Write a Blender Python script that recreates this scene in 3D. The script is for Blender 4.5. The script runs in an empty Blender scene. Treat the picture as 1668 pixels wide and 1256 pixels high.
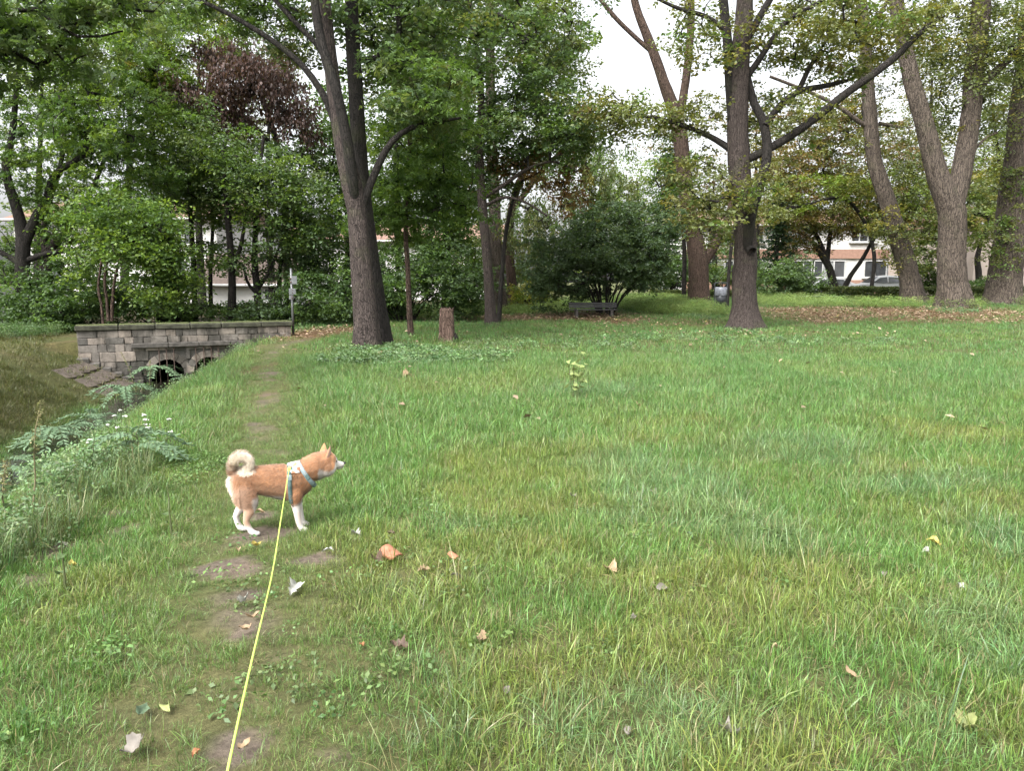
import bpy, bmesh, math, random
import numpy as np
from mathutils import Vector, Matrix, Euler
from mathutils.bvhtree import BVHTree

# ------------------------------------------------------------------ camera, sky, sun, exposure
SC = bpy.context.scene
C = SC.collection
F_PX, PW, PH = 1255.0, 1668.0, 1256.0
CAM_H, PITCH = 1.4, math.radians(7.7)
cam_d = bpy.data.cameras.new('camera'); cam = bpy.data.objects.new('camera', cam_d); C.objects.link(cam)
cam.location = (0, 0, CAM_H); cam.rotation_euler = (math.pi/2 - PITCH, 0, 0)
cam_d.sensor_width = 36.0; cam_d.lens = 36.0*F_PX/PW; cam_d.clip_start = 0.02; cam_d.clip_end = 1500
SC.camera = cam

SUN_EL, SUN_AZ = math.radians(52), math.radians(215)     # high, behind and left of the viewer, veiled by cloud
world = bpy.data.worlds.new('World'); SC.world = world; world.use_nodes = True
wn, wl = world.node_tree.nodes, world.node_tree.links
wn.clear()
sky = wn.new('ShaderNodeTexSky'); sky.sky_type = 'NISHITA'; sky.sun_disc = False
sky.sun_elevation = SUN_EL; sky.sun_rotation = SUN_AZ; sky.air_density = 1.0; sky.dust_density = 6.0; sky.ozone_density = 1.0
hs = wn.new('ShaderNodeHueSaturation'); hs.inputs['Saturation'].default_value = 0.16; hs.inputs['Value'].default_value = 1.0
bg = wn.new('ShaderNodeBackground'); bg.inputs['Strength'].default_value = 0.15
wo = wn.new('ShaderNodeOutputWorld')
wl.new(sky.outputs[0], hs.inputs['Color']); wl.new(hs.outputs[0], bg.inputs['Color']); wl.new(bg.outputs[0], wo.inputs['Surface'])
sun_d = bpy.data.lights.new('sun', 'SUN'); sun = bpy.data.objects.new('sun', sun_d); C.objects.link(sun)
sun_d.energy = 1.2; sun_d.angle = math.radians(40); sun_d.color = (1.0, 0.97, 0.92)
_sd = Vector((math.sin(SUN_AZ)*math.cos(SUN_EL), math.cos(SUN_AZ)*math.cos(SUN_EL), math.sin(SUN_EL)))
sun.rotation_euler = _sd.to_track_quat('Z', 'Y').to_euler(); sun.location = (0, 0, 30)
VS = SC.view_settings
VS.view_transform = 'Standard'; VS.look = 'None'; VS.gamma = 1.0; VS.use_curve_mapping = False
VS.exposure = 1.75
SC.cycles.max_bounces = 7; SC.cycles.diffuse_bounces = 4; SC.cycles.transmission_bounces = 4; SC.cycles.glossy_bounces = 2; SC.cycles.adaptive_threshold = .015

# ------------------------------------------------------------------ helpers
rng = np.random.default_rng(7)
random.seed(7)
_ct, _st = math.cos(PITCH), math.sin(PITCH)

def P(px, py, d):
    """world point seen at photo pixel (px, py) at world depth y = d"""
    u = (px - PW/2)/F_PX; v = (PH/2 - py)/F_PX
    dx, dy, dz = u, _ct + v*_st, -_st + v*_ct
    s = d/dy
    return np.array([dx*s, d, CAM_H + dz*s])

def sstep(a, b, x):
    t = np.clip((x - a)/(b - a), 0, 1)
    return t*t*(3 - 2*t)

def vnoise(x, y, seed=0):
    x = np.asarray(x, float); y = np.asarray(y, float)
    xi = np.floor(x).astype(np.int64); yi = np.floor(y).astype(np.int64)
    fx = x - xi; fy = y - yi
    fx = fx*fx*(3 - 2*fx); fy = fy*fy*(3 - 2*fy)
    def h(a, b):
        n = (a*374761393 + b*668265263 + seed*1274126177) & 0x7fffffff
        n = ((n ^ (n >> 13))*1274126177) & 0x7fffffff
        return ((n ^ (n >> 16)) & 0xffff)/65535.0
    return (h(xi, yi)*(1-fx) + h(xi+1, yi)*fx)*(1-fy) + (h(xi, yi+1)*(1-fx) + h(xi+1, yi+1)*fx)*fy

def fbm(x, y, seed=0, oct=3):
    s = 0; a = 1; t = 0
    for k in range(oct):
        s = s + a*vnoise(x*2**k, y*2**k, seed + k*17); t += a; a *= .5
    return s/t

# bridge wall line: right end and left end, top height
WR = P(474, 522, 19.8); WL = P(124, 530, 17.7)
WTOP = 0.39
W0 = np.array([WL[0], WL[1]]); W1 = np.array([WR[0], WR[1]])
WLEN = float(np.linalg.norm(W1 - W0)); WDIR = (W1 - W0)/WLEN; WNRM = np.array([-WDIR[1], WDIR[0]])   # normal away from the viewer

def stream_s(x, y):
    return x - (-6.5 - 0.214*(y - 10.8))

def H(x, y):
    x = np.asarray(x, float); y = np.asarray(y, float)
    s = stream_s(x, y)
    z = 0.45*sstep(23, 36, y)*sstep(-1, 7, x) + 0.05*(fbm(x*.35, y*.35, 3) - .5) + .03*(fbm(x*1.6, y*1.6, 9) - .5)
    z = z + .012*(vnoise(x*7, y*7, 19) - .5)
    prof = np.where(s < 0, 1 - sstep(.10, 3.1, -s), 1 - sstep(.08, 2.4, s))
    behind = (x - W0[0])*WNRM[0] + (y - W0[1])*WNRM[1]
    along = (x - W0[0])*WDIR[0] + (y - W0[1])*WDIR[1]
    keep = 1 - sstep(3.4, 4.2, behind)
    keep = keep*np.where(behind > .12, sstep(1.0, 1.4, along)*(1 - sstep(4.3, 4.6, along)), 1)
    keep = keep*sstep(-6, -1, y)
    return z - 1.12*prof*keep

def G(px, py):
    """world point where the view ray of a photo pixel meets the ground"""
    ds = np.concatenate([np.arange(1.2, 12, .01), np.arange(12, 90, .05)])
    u = (px - PW/2)/F_PX; v = (PH/2 - py)/F_PX
    dy = _ct + v*_st; s = ds/dy
    xs = u*s; zs = CAM_H + (-_st + v*_ct)*s
    below = np.nonzero(zs <= H(xs, ds))[0]
    k = below[0] if len(below) else len(ds) - 1
    return np.array([xs[k], ds[k], float(H(xs[k], ds[k]))])

def set_col(me, cols, name='col', domain='POINT'):
    a = me.attributes.new(name, 'FLOAT_COLOR', domain)
    c = np.ones((len(cols), 4), np.float32); c[:, :cols.shape[1]] = cols
    a.data.foreach_set('color', c.ravel())

def np_mesh(name, verts, faces, mat=None, cols=None, smooth=False, colname='col'):
    """faces: (n,3) or (n,4) int array, or a list of both"""
    me = bpy.data.meshes.new(name)
    groups = faces if isinstance(faces, list) else [faces]
    groups = [np.asarray(g) for g in groups if len(g)]
    verts = np.asarray(verts, np.float32)
    me.vertices.add(len(verts)); me.vertices.foreach_set('co', verts.ravel())
    nl = sum(g.size for g in groups); nf = sum(len(g) for g in groups)
    me.loops.add(nl); me.polygons.add(nf)
    me.loops.foreach_set('vertex_index', np.concatenate([g.ravel() for g in groups]).astype(np.int32))
    st = []; o = 0
    for g in groups:
        st.append(o + np.arange(len(g))*g.shape[1]); o += g.size
    me.polygons.foreach_set('loop_start', np.concatenate(st).astype(np.int32))
    if smooth: me.polygons.foreach_set('use_smooth', np.ones(nf, bool))
    if cols is not None: set_col(me, np.asarray(cols, np.float32), colname)
    if mat: me.materials.append(mat)
    me.update(calc_edges=True); me.validate()
    return me

def link(name, data, parent=None, loc=None):
    o = bpy.data.objects.new(name, data); C.objects.link(o)
    if parent is not None: o.parent = parent
    if loc is not None: o.location = loc
    return o

def tag(o, label=None, cat=None, group=None, kind=None):
    if label: o['label'] = label
    if cat: o['category'] = cat
    if group: o['group'] = group
    if kind: o['kind'] = kind
    return o

class MB:
    """collects boxes, prisms, tubes into one mesh"""
    def __init__(s): s.v = []; s.f = []
    def add(s, vs, fs):
        o = len(s.v); s.v += [tuple(map(float, p)) for p in vs]; s.f += [tuple(i + o for i in f) for f in fs]
    def box(s, c, size, rot=None, bev=0.0):
        hx, hy, hz = size[0]/2, size[1]/2, size[2]/2
        M = rot if rot is not None else Matrix.Identity(3)
        if bev <= 0:
            vs = [(x*hx, y*hy, z*hz) for z in (-1, 1) for (x, y) in ((-1, -1), (1, -1), (1, 1), (-1, 1))]
            fs = [(0, 3, 2, 1), (4, 5, 6, 7), (0, 1, 5, 4), (1, 2, 6, 5), (2, 3, 7, 6), (3, 0, 4, 7)]
        else:
            b = min(bev, hx*.9, hy*.9, hz*.9)
            bm = bmesh.new(); bmesh.ops.create_cube(bm, size=1)
            for v in bm.verts: v.co = Vector((v.co.x*2*hx, v.co.y*2*hy, v.co.z*2*hz))
            bmesh.ops.bevel(bm, geom=list(bm.edges), offset=b, segments=1, affect='EDGES')
            bm.verts.index_update()
            vs = [v.co[:] for v in bm.verts]; fs = [tuple(v.index for v in f.verts) for f in bm.faces]; bm.free()
        s.add([M @ Vector(p) + Vector(c) for p in vs], fs)
    def tube(s, pts, radii, n=8, cap=True):
        v, f = tube(np.array(pts, float), np.array(radii, float), n)
        k = len(pts)
        fs = [tuple(q) for q in f]
        if cap:
            fs.append(tuple(range(n))[::-1]); fs.append(tuple(range((k-1)*n, k*n)))
        s.add(v, fs)
    def prism(s, outline, y0, y1):
        """outline in xz, extruded along y"""
        n = len(outline)
        vs = [(x, y0, z) for x, z in outline] + [(x, y1, z) for x, z in outline]
        fs = [tuple(range(n)), tuple(range(n, 2*n))[::-1]] + [(i, i+n, (i+1) % n + n, (i+1) % n) for i in range(n)]
        s.add(vs, fs)
    def mesh(s, name, mat, smooth=False):
        me = bpy.data.meshes.new(name); me.from_pydata(s.v, [], s.f)
        bm = bmesh.new(); bm.from_mesh(me); bmesh.ops.recalc_face_normals(bm, faces=bm.faces); bm.to_mesh(me); bm.free()
        if smooth:
            for p in me.polygons: p.use_smooth = True
        me.materials.append(mat); return me
    def build(s, name, mat, parent=None, smooth=False, loc=None):
        return link(name, s.mesh(name, mat, smooth), parent, loc)

def frames(pts):
    t = np.gradient(pts, axis=0); t /= np.linalg.norm(t, axis=1)[:, None] + 1e-9
    ref = np.array([1., 0, 0]) if abs(t[0][0]) < .9 else np.array([0, 1., 0])
    A = np.zeros_like(pts); a = ref - t[0]*ref.dot(t[0]); a /= np.linalg.norm(a)
    for i in range(len(pts)):
        a = a - t[i]*a.dot(t[i]); a /= np.linalg.norm(a) + 1e-9; A[i] = a
    return t, A, np.cross(t, A)

def tube(pts, radii, n=8, disp=None):
    """quads of a tube; disp(angles, arclen) -> radial factor"""
    k = len(pts); t, A, B = frames(pts)
    ang = np.arange(n)*2*math.pi/n
    r = np.repeat(radii[:, None], n, 1)
    if disp is not None:
        L = np.concatenate([[0], np.cumsum(np.linalg.norm(np.diff(pts, axis=0), axis=1))])
        r = r*disp(ang[None, :], L[:, None])
    V = pts[:, None, :] + r[:, :, None]*(np.cos(ang)[None, :, None]*A[:, None, :] + np.sin(ang)[None, :, None]*B[:, None, :])
    i = np.arange(k-1)[:, None]*n; j = np.arange(n)[None, :]; j2 = (j + 1) % n
    Fq = np.stack([i + j, i + j2, i + n + j2, i + n + j], -1).reshape(-1, 4)
    return V.reshape(-1, 3), Fq

def smooth_path(pts, rad, step):
    pts = np.asarray(pts, float); rad = np.asarray(rad, float)
    L = np.concatenate([[0], np.cumsum(np.linalg.norm(np.diff(pts, axis=0), axis=1))])
    n = max(3, int(L[-1]/step) + 1); q = np.linspace(0, L[-1], n)
    k = len(pts); m = np.zeros_like(pts)
    for i in range(k):
        a, b = max(i-1, 0), min(i+1, k-1)
        m[i] = (pts[b] - pts[a])/(L[b] - L[a] + 1e-9)
    idx = np.clip(np.searchsorted(L, q, side='right') - 1, 0, k-2)
    h = (L[idx+1] - L[idx])[:, None]; u = ((q - L[idx])[:, None])/h
    out = (2*u**3-3*u**2+1)*pts[idx] + (u**3-2*u**2+u)*h*m[idx] + (-2*u**3+3*u**2)*pts[idx+1] + (u**3-u**2)*h*m[idx+1]
    return out, np.interp(q, L, rad)

# ------------------------------------------------------------------ materials
class NT:
    def __init__(s, m):
        m.use_nodes = True; s.n, s.l = m.node_tree.nodes, m.node_tree.links; s.n.clear()
    def new(s, t, **kw):
        nd = s.n.new('ShaderNode' + t)
        for k, v in kw.items():
            if k.startswith('_'): setattr(nd, k[1:], v)
            else: nd.inputs[k.replace('_', ' ')].default_value = v
        return nd
    def link(s, a, b): s.l.new(a, b)

def ramp(nt, fac, stops):
    r = nt.new('ValToRGB'); el = r.color_ramp.elements
    while len(el) < len(stops): el.new(.5)
    for e, (p, c) in zip(el, stops): e.position = p; e.color = (*c, 1)
    nt.link(fac, r.inputs[0]); return r.outputs[0]

def mix_rgb(nt, fac, a, b, mode='MIX'):
    m = nt.new('Mix', _data_type='RGBA', _blend_type=mode)
    for sock, v in ((m.inputs[0], fac), (m.inputs[6], a), (m.inputs[7], b)):
        if isinstance(v, (int, float)): sock.default_value = v
        elif isinstance(v, tuple): sock.default_value = (*v, 1)
        else: nt.link(v, sock)
    return m.outputs[2]

def simple_mat(name, col, rough=.6, metal=0, var=.15, scale=8, bump=0, spec=.4, coords='Object', stretch=(1, 1, 1)):
    m = bpy.data.materials.new(name); nt = NT(m)
    tc = nt.new('TexCoord'); mp = nt.new('Mapping'); mp.inputs['Scale'].default_value = stretch
    nt.link(tc.outputs[coords], mp.inputs[0])
    nz = nt.new('TexNoise', Scale=scale, Detail=5.0, Roughness=.6); nt.link(mp.outputs[0], nz.inputs['Vector'])
    c = ramp(nt, nz.outputs[0], [(.3, tuple(max(0, x*(1-var*1.5)) for x in col)), (.7, tuple(min(1, x*(1+var)) for x in col))])
    b = nt.new('BsdfPrincipled', Roughness=rough, Metallic=metal); b.inputs['Specular IOR Level'].default_value = spec
    nt.link(c, b.inputs['Base Color'])
    if bump:
        bp = nt.new('Bump', Strength=bump, Distance=.02); nt.link(nz.outputs[0], bp.inputs['Height']); nt.link(bp.outputs[0], b.inputs['Normal'])
    o = nt.new('OutputMaterial'); nt.link(b.outputs[0], o.inputs[0]); return m

def leaf_mat(name, trans=.46, rough=.5, spec=.35, attr='col', typ='GEOMETRY'):
    m = bpy.data.materials.new(name); nt = NT(m)
    a = nt.new('Attribute', _attribute_name=attr, _attribute_type=typ)
    b = nt.new('BsdfPrincipled', Roughness=rough); b.inputs['Specular IOR Level'].default_value = spec
    t = nt.new('BsdfTranslucent'); mx = nt.new('MixShader', Fac=trans)
    nt.link(a.outputs['Color'], b.inputs['Base Color'])
    tcol = mix_rgb(nt, 1.0, a.outputs['Color'], (1.25, 1.25, .55), 'MULTIPLY'); nt.link(tcol, t.inputs['Color'])
    nt.link(b.outputs[0], mx.inputs[1]); nt.link(t.outputs[0], mx.inputs[2])
    o = nt.new('OutputMaterial'); nt.link(mx.outputs[0], o.inputs[0]); return m

def grass_mat(name, trans=.3, rough=.42, spec=.45):
    """tint carried by each tuft, blade-to-blade change carried by the blade"""
    m = bpy.data.materials.new(name); nt = NT(m)
    g = nt.new('Attribute', _attribute_name='gcol', _attribute_type='INSTANCER')
    a = nt.new('Attribute', _attribute_name='bcol', _attribute_type='GEOMETRY')
    c = mix_rgb(nt, 1.0, g.outputs['Color'], a.outputs['Color'], 'MULTIPLY')
    c = mix_rgb(nt, a.outputs['Alpha'], c, (.25, .195, .105))
    b = nt.new('BsdfPrincipled', Roughness=rough); b.inputs['Specular IOR Level'].default_value = spec
    t = nt.new('BsdfTranslucent'); mx = nt.new('MixShader', Fac=trans)
    nt.link(c, b.inputs['Base Color']); tc = mix_rgb(nt, 1.0, c, (1.05, 1.2, .65), 'MULTIPLY'); nt.link(tc, t.inputs['Color'])
    nt.link(b.outputs[0], mx.inputs[1]); nt.link(t.outputs[0], mx.inputs[2])
    o = nt.new('OutputMaterial'); nt.link(mx.outputs[0], o.inputs[0]); return m

def bark_mat(name, c1, c2, moss=0.25, scale=26, ridge=1.0):
    m = bpy.data.materials.new(name); nt = NT(m)
    tc = nt.new('TexCoord'); mp = nt.new('Mapping'); mp.inputs['Scale'].default_value = (1, 1, .16); nt.link(tc.outputs['Object'], mp.inputs[0])
    vo = nt.new('TexVoronoi', Scale=scale, _feature='DISTANCE_TO_EDGE'); nz = nt.new('TexNoise', Scale=scale*.8, Detail=8.0, Roughness=.7)
    wob = nt.new('TexNoise', Scale=6.0, Detail=3.0); nt.link(tc.outputs['Object'], wob.inputs['Vector'])
    wv = mix_rgb(nt, .12, mp.outputs[0], wob.outputs['Color'], 'ADD')
    nt.link(wv, vo.inputs['Vector']); nt.link(mp.outputs[0], nz.inputs['Vector'])
    crack = nt.new('MapRange'); crack.inputs[1].default_value = 0; crack.inputs[2].default_value = .12; nt.link(vo.outputs[0], crack.inputs[0])
    base = ramp(nt, nz.outputs[0], [(.3, c1), (.7, c2)])
    dk = mix_rgb(nt, crack.outputs[0], tuple(x*.45 for x in c1), base)
    big = nt.new('TexNoise', Scale=1.7, Detail=4.0); nt.link(tc.outputs['Object'], big.inputs['Vector'])
    mf = nt.new('MapRange'); mf.inputs[1].default_value = .55; mf.inputs[2].default_value = .75; mf.inputs[4].default_value = moss; nt.link(big.outputs[0], mf.inputs[0])
    col = mix_rgb(nt, mf.outputs[0], dk, (.07, .085, .03))
    hsum = nt.new('Math', _operation='MULTIPLY_ADD'); nt.link(crack.outputs[0], hsum.inputs[0]); hsum.inputs[1].default_value = .6; nt.link(nz.outputs[0], hsum.inputs[2])
    bp = nt.new('Bump', Strength=.9*ridge, Distance=.03); nt.link(hsum.outputs[0], bp.inputs['Height'])
    b = nt.new('BsdfPrincipled', Roughness=.85); b.inputs['Specular IOR Level'].default_value = .2
    nt.link(col, b.inputs['Base Color']); nt.link(bp.outputs[0], b.inputs['Normal'])
    o = nt.new('OutputMaterial'); nt.link(b.outputs[0], o.inputs[0]); return m

BARK_GREY = bark_mat('bark_grey', (.036, .028, .025), (.098, .078, .070), .35, 30)
BARK_BROWN = bark_mat('bark_brown', (.040, .027, .020), (.104, .070, .054), .2, 22)
BARK_RIDGED = bark_mat('bark_ridged', (.055, .044, .035), (.148, .120, .098), .2, 18, 1.3)
BARK_DARK = bark_mat('bark_dark', (.015, .0135, .012), (.042, .036, .032), .25, 30)
LEAF = leaf_mat('leaves')
# ------------------------------------------------------------------ ground
def axis(segs):
    out = [segs[0][0]]
    for a, b, st in segs:
        n = max(1, round((b - a)/st)); out += list(np.linspace(a, b, n + 1)[1:])
    return np.array(out)
XS = axis([(-400, -60, 40), (-60, -16, 2), (-16, -4, .13), (-4, 4.5, .055), (4.5, 16, .3), (16, 60, 2), (60, 400, 40)])
YS = axis([(-60, -4, 7), (-4, 1.5, .5), (1.5, 8, .055), (8, 15, .09), (15, 24, .14), (24, 46, .5), (46, 90, 3), (90, 600, 50)])

# worn bare patches, photo pixel ellipses on the ground (px, py, rx, ry, strength)
PATCHES = [(380, 925, 62, 22, 1), (515, 912, 55, 13, .9), (400, 968, 34, 11, 1), (412, 1022, 28, 18, .9), (390, 1218, 70, 22, 1), (535, 1230, 60, 14, .6),
           (430, 872, 60, 16, 1), (432, 838, 30, 10, .9), (440, 655, 16, 14, .6), (75, 902, 55, 20, .8), (55, 945, 50, 16, .8), (180, 838, 34, 12, .75),
           (190, 868, 24, 12, .75), (440, 612, 10, 8, .7), (428, 700, 26, 10, .6), (445, 735, 40, 9, .55), (875, 830, 50, 8, .35), (990, 935, 40, 12, .35), (800, 1050, 40, 12, .45),
           (700, 940, 60, 12, .4), (820, 1130, 22, 22, .4), (1290, 880, 40, 10, .3), (1110, 1120, 50, 12, .3), (560, 990, 50, 14, .4), (860, 1000, 60, 15, .3), (1385, 1110, 40, 12, .3),
           (330, 960, 40, 12, .3), (470, 1010, 30, 10, .35), (140, 1215, 50, 16, .3), (720, 870, 60, 8, .3), (1650, 830, 60, 10, .3), (1230, 660, 200, 8, .2)]
PW_ = []
for (px, py, rx, ry, s) in PATCHES:
    c = G(px, py); PW_.append((c[0], c[1], rx*c[1]/F_PX, max(.04, (G(px, py - ry)[1] - G(px, py + ry)[1])/2), s if s > .5 else s*.6))
PATH_PX = [(402, 1250), (398, 1020), (392, 880), (425, 740), (438, 660), (440, 620), (432, 590), (455, 565), (520, 545), (570, 536)]
PATH = np.array([G(*q)[:2] for q in PATH_PX])

def poly_dist(x, y, pl):
    d = np.full(np.shape(x), 1e9)
    for a, b in zip(pl[:-1], pl[1:]):
        ab = b - a; t = np.clip(((x - a[0])*ab[0] + (y - a[1])*ab[1])/(ab @ ab), 0, 1)
        d = np.minimum(d, np.hypot(x - a[0] - t*ab[0], y - a[1] - t*ab[1]))
    return d

def soil(x, y):
    wx = x + .16*(fbm(x*5, y*5, 31) - .5); wy = y + .25*(fbm(x*5, y*5, 57) - .5)
    m = np.zeros(np.shape(x))
    for cx, cy, rx, ry, s in PW_:
        q = ((wx - cx)/rx)**2 + ((wy - cy)/ry)**2
        m = np.maximum(m, s*(1 - sstep(.35, 1.15, q)))
    n = fbm(x*2.3, y*2.3, 77)
    pd = poly_dist(x, y, PATH)
    m = np.maximum(m, .46*(1 - sstep(.04, .34, pd + .3*(n - .5)))*(.45 + 1.0*fbm(x*3.1, y*2.2, 207))*sstep(4.4, 5.2, y))
    m = np.maximum(m, (1 - sstep(.06, .30, pd))*sstep(.46, .78, n)*np.where(y > 5.2, .85, .6)*(.55 + .9*fbm(x*9, y*6, 201)))
    m = np.maximum(m, .3*sstep(.66, .8, fbm(x*1.7, y*1.7, 123)))      # thin spots in the lawn
    return m

# leaf litter bands on the ground: photo pixel ellipses
LITTER = [(880, 517, 150, 7, 1.0), (1000, 521, 60, 5, .8), (1450, 510, 240, 11, .9), (1560, 520, 200, 9, .6), (1330, 520, 90, 8, .8), (525, 543, 55, 10, .9), (480, 552, 30, 6, .35), (115, 556, 22, 6, .3),
          (720, 520, 80, 7, .35), (1140, 527, 60, 6, .35), (440, 600, 25, 14, .35), (1040, 530, 90, 7, .25), (120, 560, 16, 8, .25), (440, 640, 18, 14, .25), (1200, 545, 250, 5, .15)]
LIT_ = []
for (px, py, rx, ry, s) in LITTER:
    c = G(px, py); LIT_.append((c[0], c[1], rx*c[1]/F_PX, max(.15, (G(px, py - ry)[1] - G(px, py + ry)[1])/2), s))
def litter(x, y):
    wx = x + 1.2*(fbm(x*.6, y*.6, 131) - .5); wy = y + 1.6*(fbm(x*.6, y*.6, 157) - .5)
    m = np.zeros(np.shape(x))
    for cx, cy, rx, ry, s in LIT_:
        q = ((wx - cx)/rx)**2 + ((wy - cy)/ry)**2
        m = np.maximum(m, s*(1 - sstep(.4, 1.3, q)))
    return np.minimum(1, m*(.8 + .5*fbm(x*1.5, y*1.5, 11)))

gx, gy = np.meshgrid(XS, YS)
gz = H(gx, gy)
nx, ny = len(XS), len(YS)
ii = (np.arange(ny-1)[:, None]*nx + np.arange(nx-1)[None, :]).ravel()
gf = np.stack([ii, ii+1, ii+nx+1, ii+nx], -1)
fx, fy = gx.ravel(), gy.ravel()
sg = stream_s(fx, fy)
so = soil(fx, fy)[:, None]; li = litter(fx, fy)[:, None]
nn = fbm(fx*.9, fy*.9, 5)[:, None]
green = np.array([.060, .085, .026])*(1 - nn) + np.array([.095, .090, .045])*nn
leftb = (sstep(.5, 1.2, -sg)*(fy < 22))[:, None]
bankc = np.array([.048, .066, .018])*(1 - nn) + np.array([.080, .068, .036])*nn
gc = green*(1 - leftb) + bankc*leftb
so = sstep(.35, .85, so); gc = gc*(1 - so) + np.array([.122, .100, .083])*so
gc = gc*(1 - li) + np.array([.115, .075, .045])*li
bed = ((1 - sstep(.35, .75, np.abs(sg)))*(fy < 22))[:, None]
gc = gc*(1 - bed) + np.array([.05, .045, .03])*bed
wood = (sstep(20.5, 23.5, fy)*(1 - sstep(-6.5, -4.5, fx)))[:, None]
gc = gc*(1 - wood) + np.array([.06, .05, .03])*wood
m = bpy.data.materials.new('meadow_soil'); nt = NT(m)
a = nt.new('Attribute', _attribute_name='col'); tc = nt.new('TexCoord')
n1 = nt.new('TexNoise', Scale=34.0, Detail=9.0, Roughness=.72); nt.link(tc.outputs['Object'], n1.inputs['Vector'])
n2 = nt.new('TexNoise', Scale=5.0, Detail=4.0); nt.link(tc.outputs['Object'], n2.inputs['Vector'])
v = ramp(nt, n1.outputs[0], [(.3, (.55, .52, .5)), (.7, (1.35, 1.35, 1.3))])
c = mix_rgb(nt, 1.0, a.outputs['Color'], v, 'MULTIPLY')
v2 = ramp(nt, n2.outputs[0], [(.3, (.8, .82, .8)), (.7, (1.15, 1.1, 1.05))]); c = mix_rgb(nt, 1.0, c, v2, 'MULTIPLY')
bp = nt.new('Bump', Strength=.7, Distance=.03); nt.link(n1.outputs[0], bp.inputs['Height'])
b = nt.new('BsdfPrincipled', Roughness=.9); b.inputs['Specular IOR Level'].default_value = .15
nt.link(c, b.inputs['Base Color']); nt.link(bp.outputs[0], b.inputs['Normal'])
o = nt.new('OutputMaterial'); nt.link(b.outputs[0], o.inputs[0])
GROUND_M = m
tag(link('ground', np_mesh('ground', np.stack([fx, fy, gz.ravel()], -1), gf, GROUND_M, gc, True)), 'grassy park ground with worn path and stream banks', kind='structure')

# stream water
wy = np.linspace(-3, 24, 60); wc = -6.5 - .214*(wy - 10.8)
wv = np.concatenate([np.stack([wc - 1.0, wy, np.full_like(wy, -1.0)], -1), np.stack([wc + 1.0, wy, np.full_like(wy, -1.0)], -1)])
k = np.arange(59); wf = np.stack([k, k+60, k+61, k+1], -1)
m = bpy.data.materials.new('stream_water'); nt = NT(m)
tc = nt.new('TexCoord'); n1 = nt.new('TexNoise', Scale=7.0, Detail=4.0); nt.link(tc.outputs['Object'], n1.inputs['Vector'])
bp = nt.new('Bump', Strength=.12, Distance=.05); nt.link(n1.outputs[0], bp.inputs['Height'])
b = nt.new('BsdfPrincipled', Roughness=.08, IOR=1.33); b.inputs['Base Color'].default_value = (.018, .018, .012, 1)
nt.link(bp.outputs[0], b.inputs['Normal']); o = nt.new('OutputMaterial'); nt.link(b.outputs[0], o.inputs[0])
tag(link('water', np_mesh('water', wv, wf, m)), 'dark narrow stream between grassy banks', kind='structure')

# ------------------------------------------------------------------ scattering of uncountable ground cover
def scatter(name, label, protos, pts, rot, scl, col, cat='grass', idx=None):
    me = bpy.data.meshes.new(name); n = len(pts)
    me.vertices.add(n); me.vertices.foreach_set('co', np.asarray(pts, np.float32).ravel())
    at = me.attributes.new('rot', 'FLOAT_VECTOR', 'POINT'); at.data.foreach_set('vector', np.asarray(rot, np.float32).ravel())
    at = me.attributes.new('scl', 'FLOAT', 'POINT'); at.data.foreach_set('value', np.asarray(scl, np.float32))
    set_col(me, np.asarray(col, np.float32), 'gcol')
    at = me.attributes.new('idx', 'INT', 'POINT'); at.data.foreach_set('value', (np.asarray(idx) if idx is not None else rng.integers(0, len(protos), n)).astype(np.int32))
    ob = link(name, me)
    ng = bpy.data.node_groups.new(name + '_scatter', 'GeometryNodeTree')
    ng.interface.new_socket('Geometry', in_out='INPUT', socket_type='NodeSocketGeometry')
    ng.interface.new_socket('Geometry', in_out='OUTPUT', socket_type='NodeSocketGeometry')
    N, L = ng.nodes, ng.links
    gi = N.new('NodeGroupInput'); go = N.new('NodeGroupOutput'); jo = N.new('GeometryNodeJoinGeometry')
    for me_p in protos:
        po = bpy.data.objects.new(me_p.name, me_p)
        oi = N.new('GeometryNodeObjectInfo'); oi.inputs['Object'].default_value = po; oi.inputs['As Instance'].default_value = False
        g2 = N.new('GeometryNodeGeometryToInstance'); L.new(oi.outputs['Geometry'], g2.inputs[0]); L.new(g2.outputs[0], jo.inputs[0])
    ip = N.new('GeometryNodeInstanceOnPoints')
    def na(nm, t):
        q = N.new('GeometryNodeInputNamedAttribute'); q.data_type = t; q.inputs['Name'].default_value = nm; return q.outputs[0]
    mp = N.new('GeometryNodeMeshToPoints')
    L.new(gi.outputs[0], mp.inputs[0]); L.new(mp.outputs[0], ip.inputs['Points']); L.new(jo.outputs[0], ip.inputs['Instance'])
    ip.inputs['Pick Instance'].default_value = True; L.new(na('idx', 'INT'), ip.inputs['Instance Index'])
    er = N.new('FunctionNodeEulerToRotation'); L.new(na('rot', 'FLOAT_VECTOR'), er.inputs[0]); L.new(er.outputs[0], ip.inputs['Rotation'])
    L.new(na('scl', 'FLOAT'), ip.inputs['Scale'])
    L.new(ip.outputs[0], go.inputs[0])
    md = ob.modifiers.new('scatter', 'NODES'); md.node_group = ng
    return tag(ob, label, cat, kind='stuff')

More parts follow.
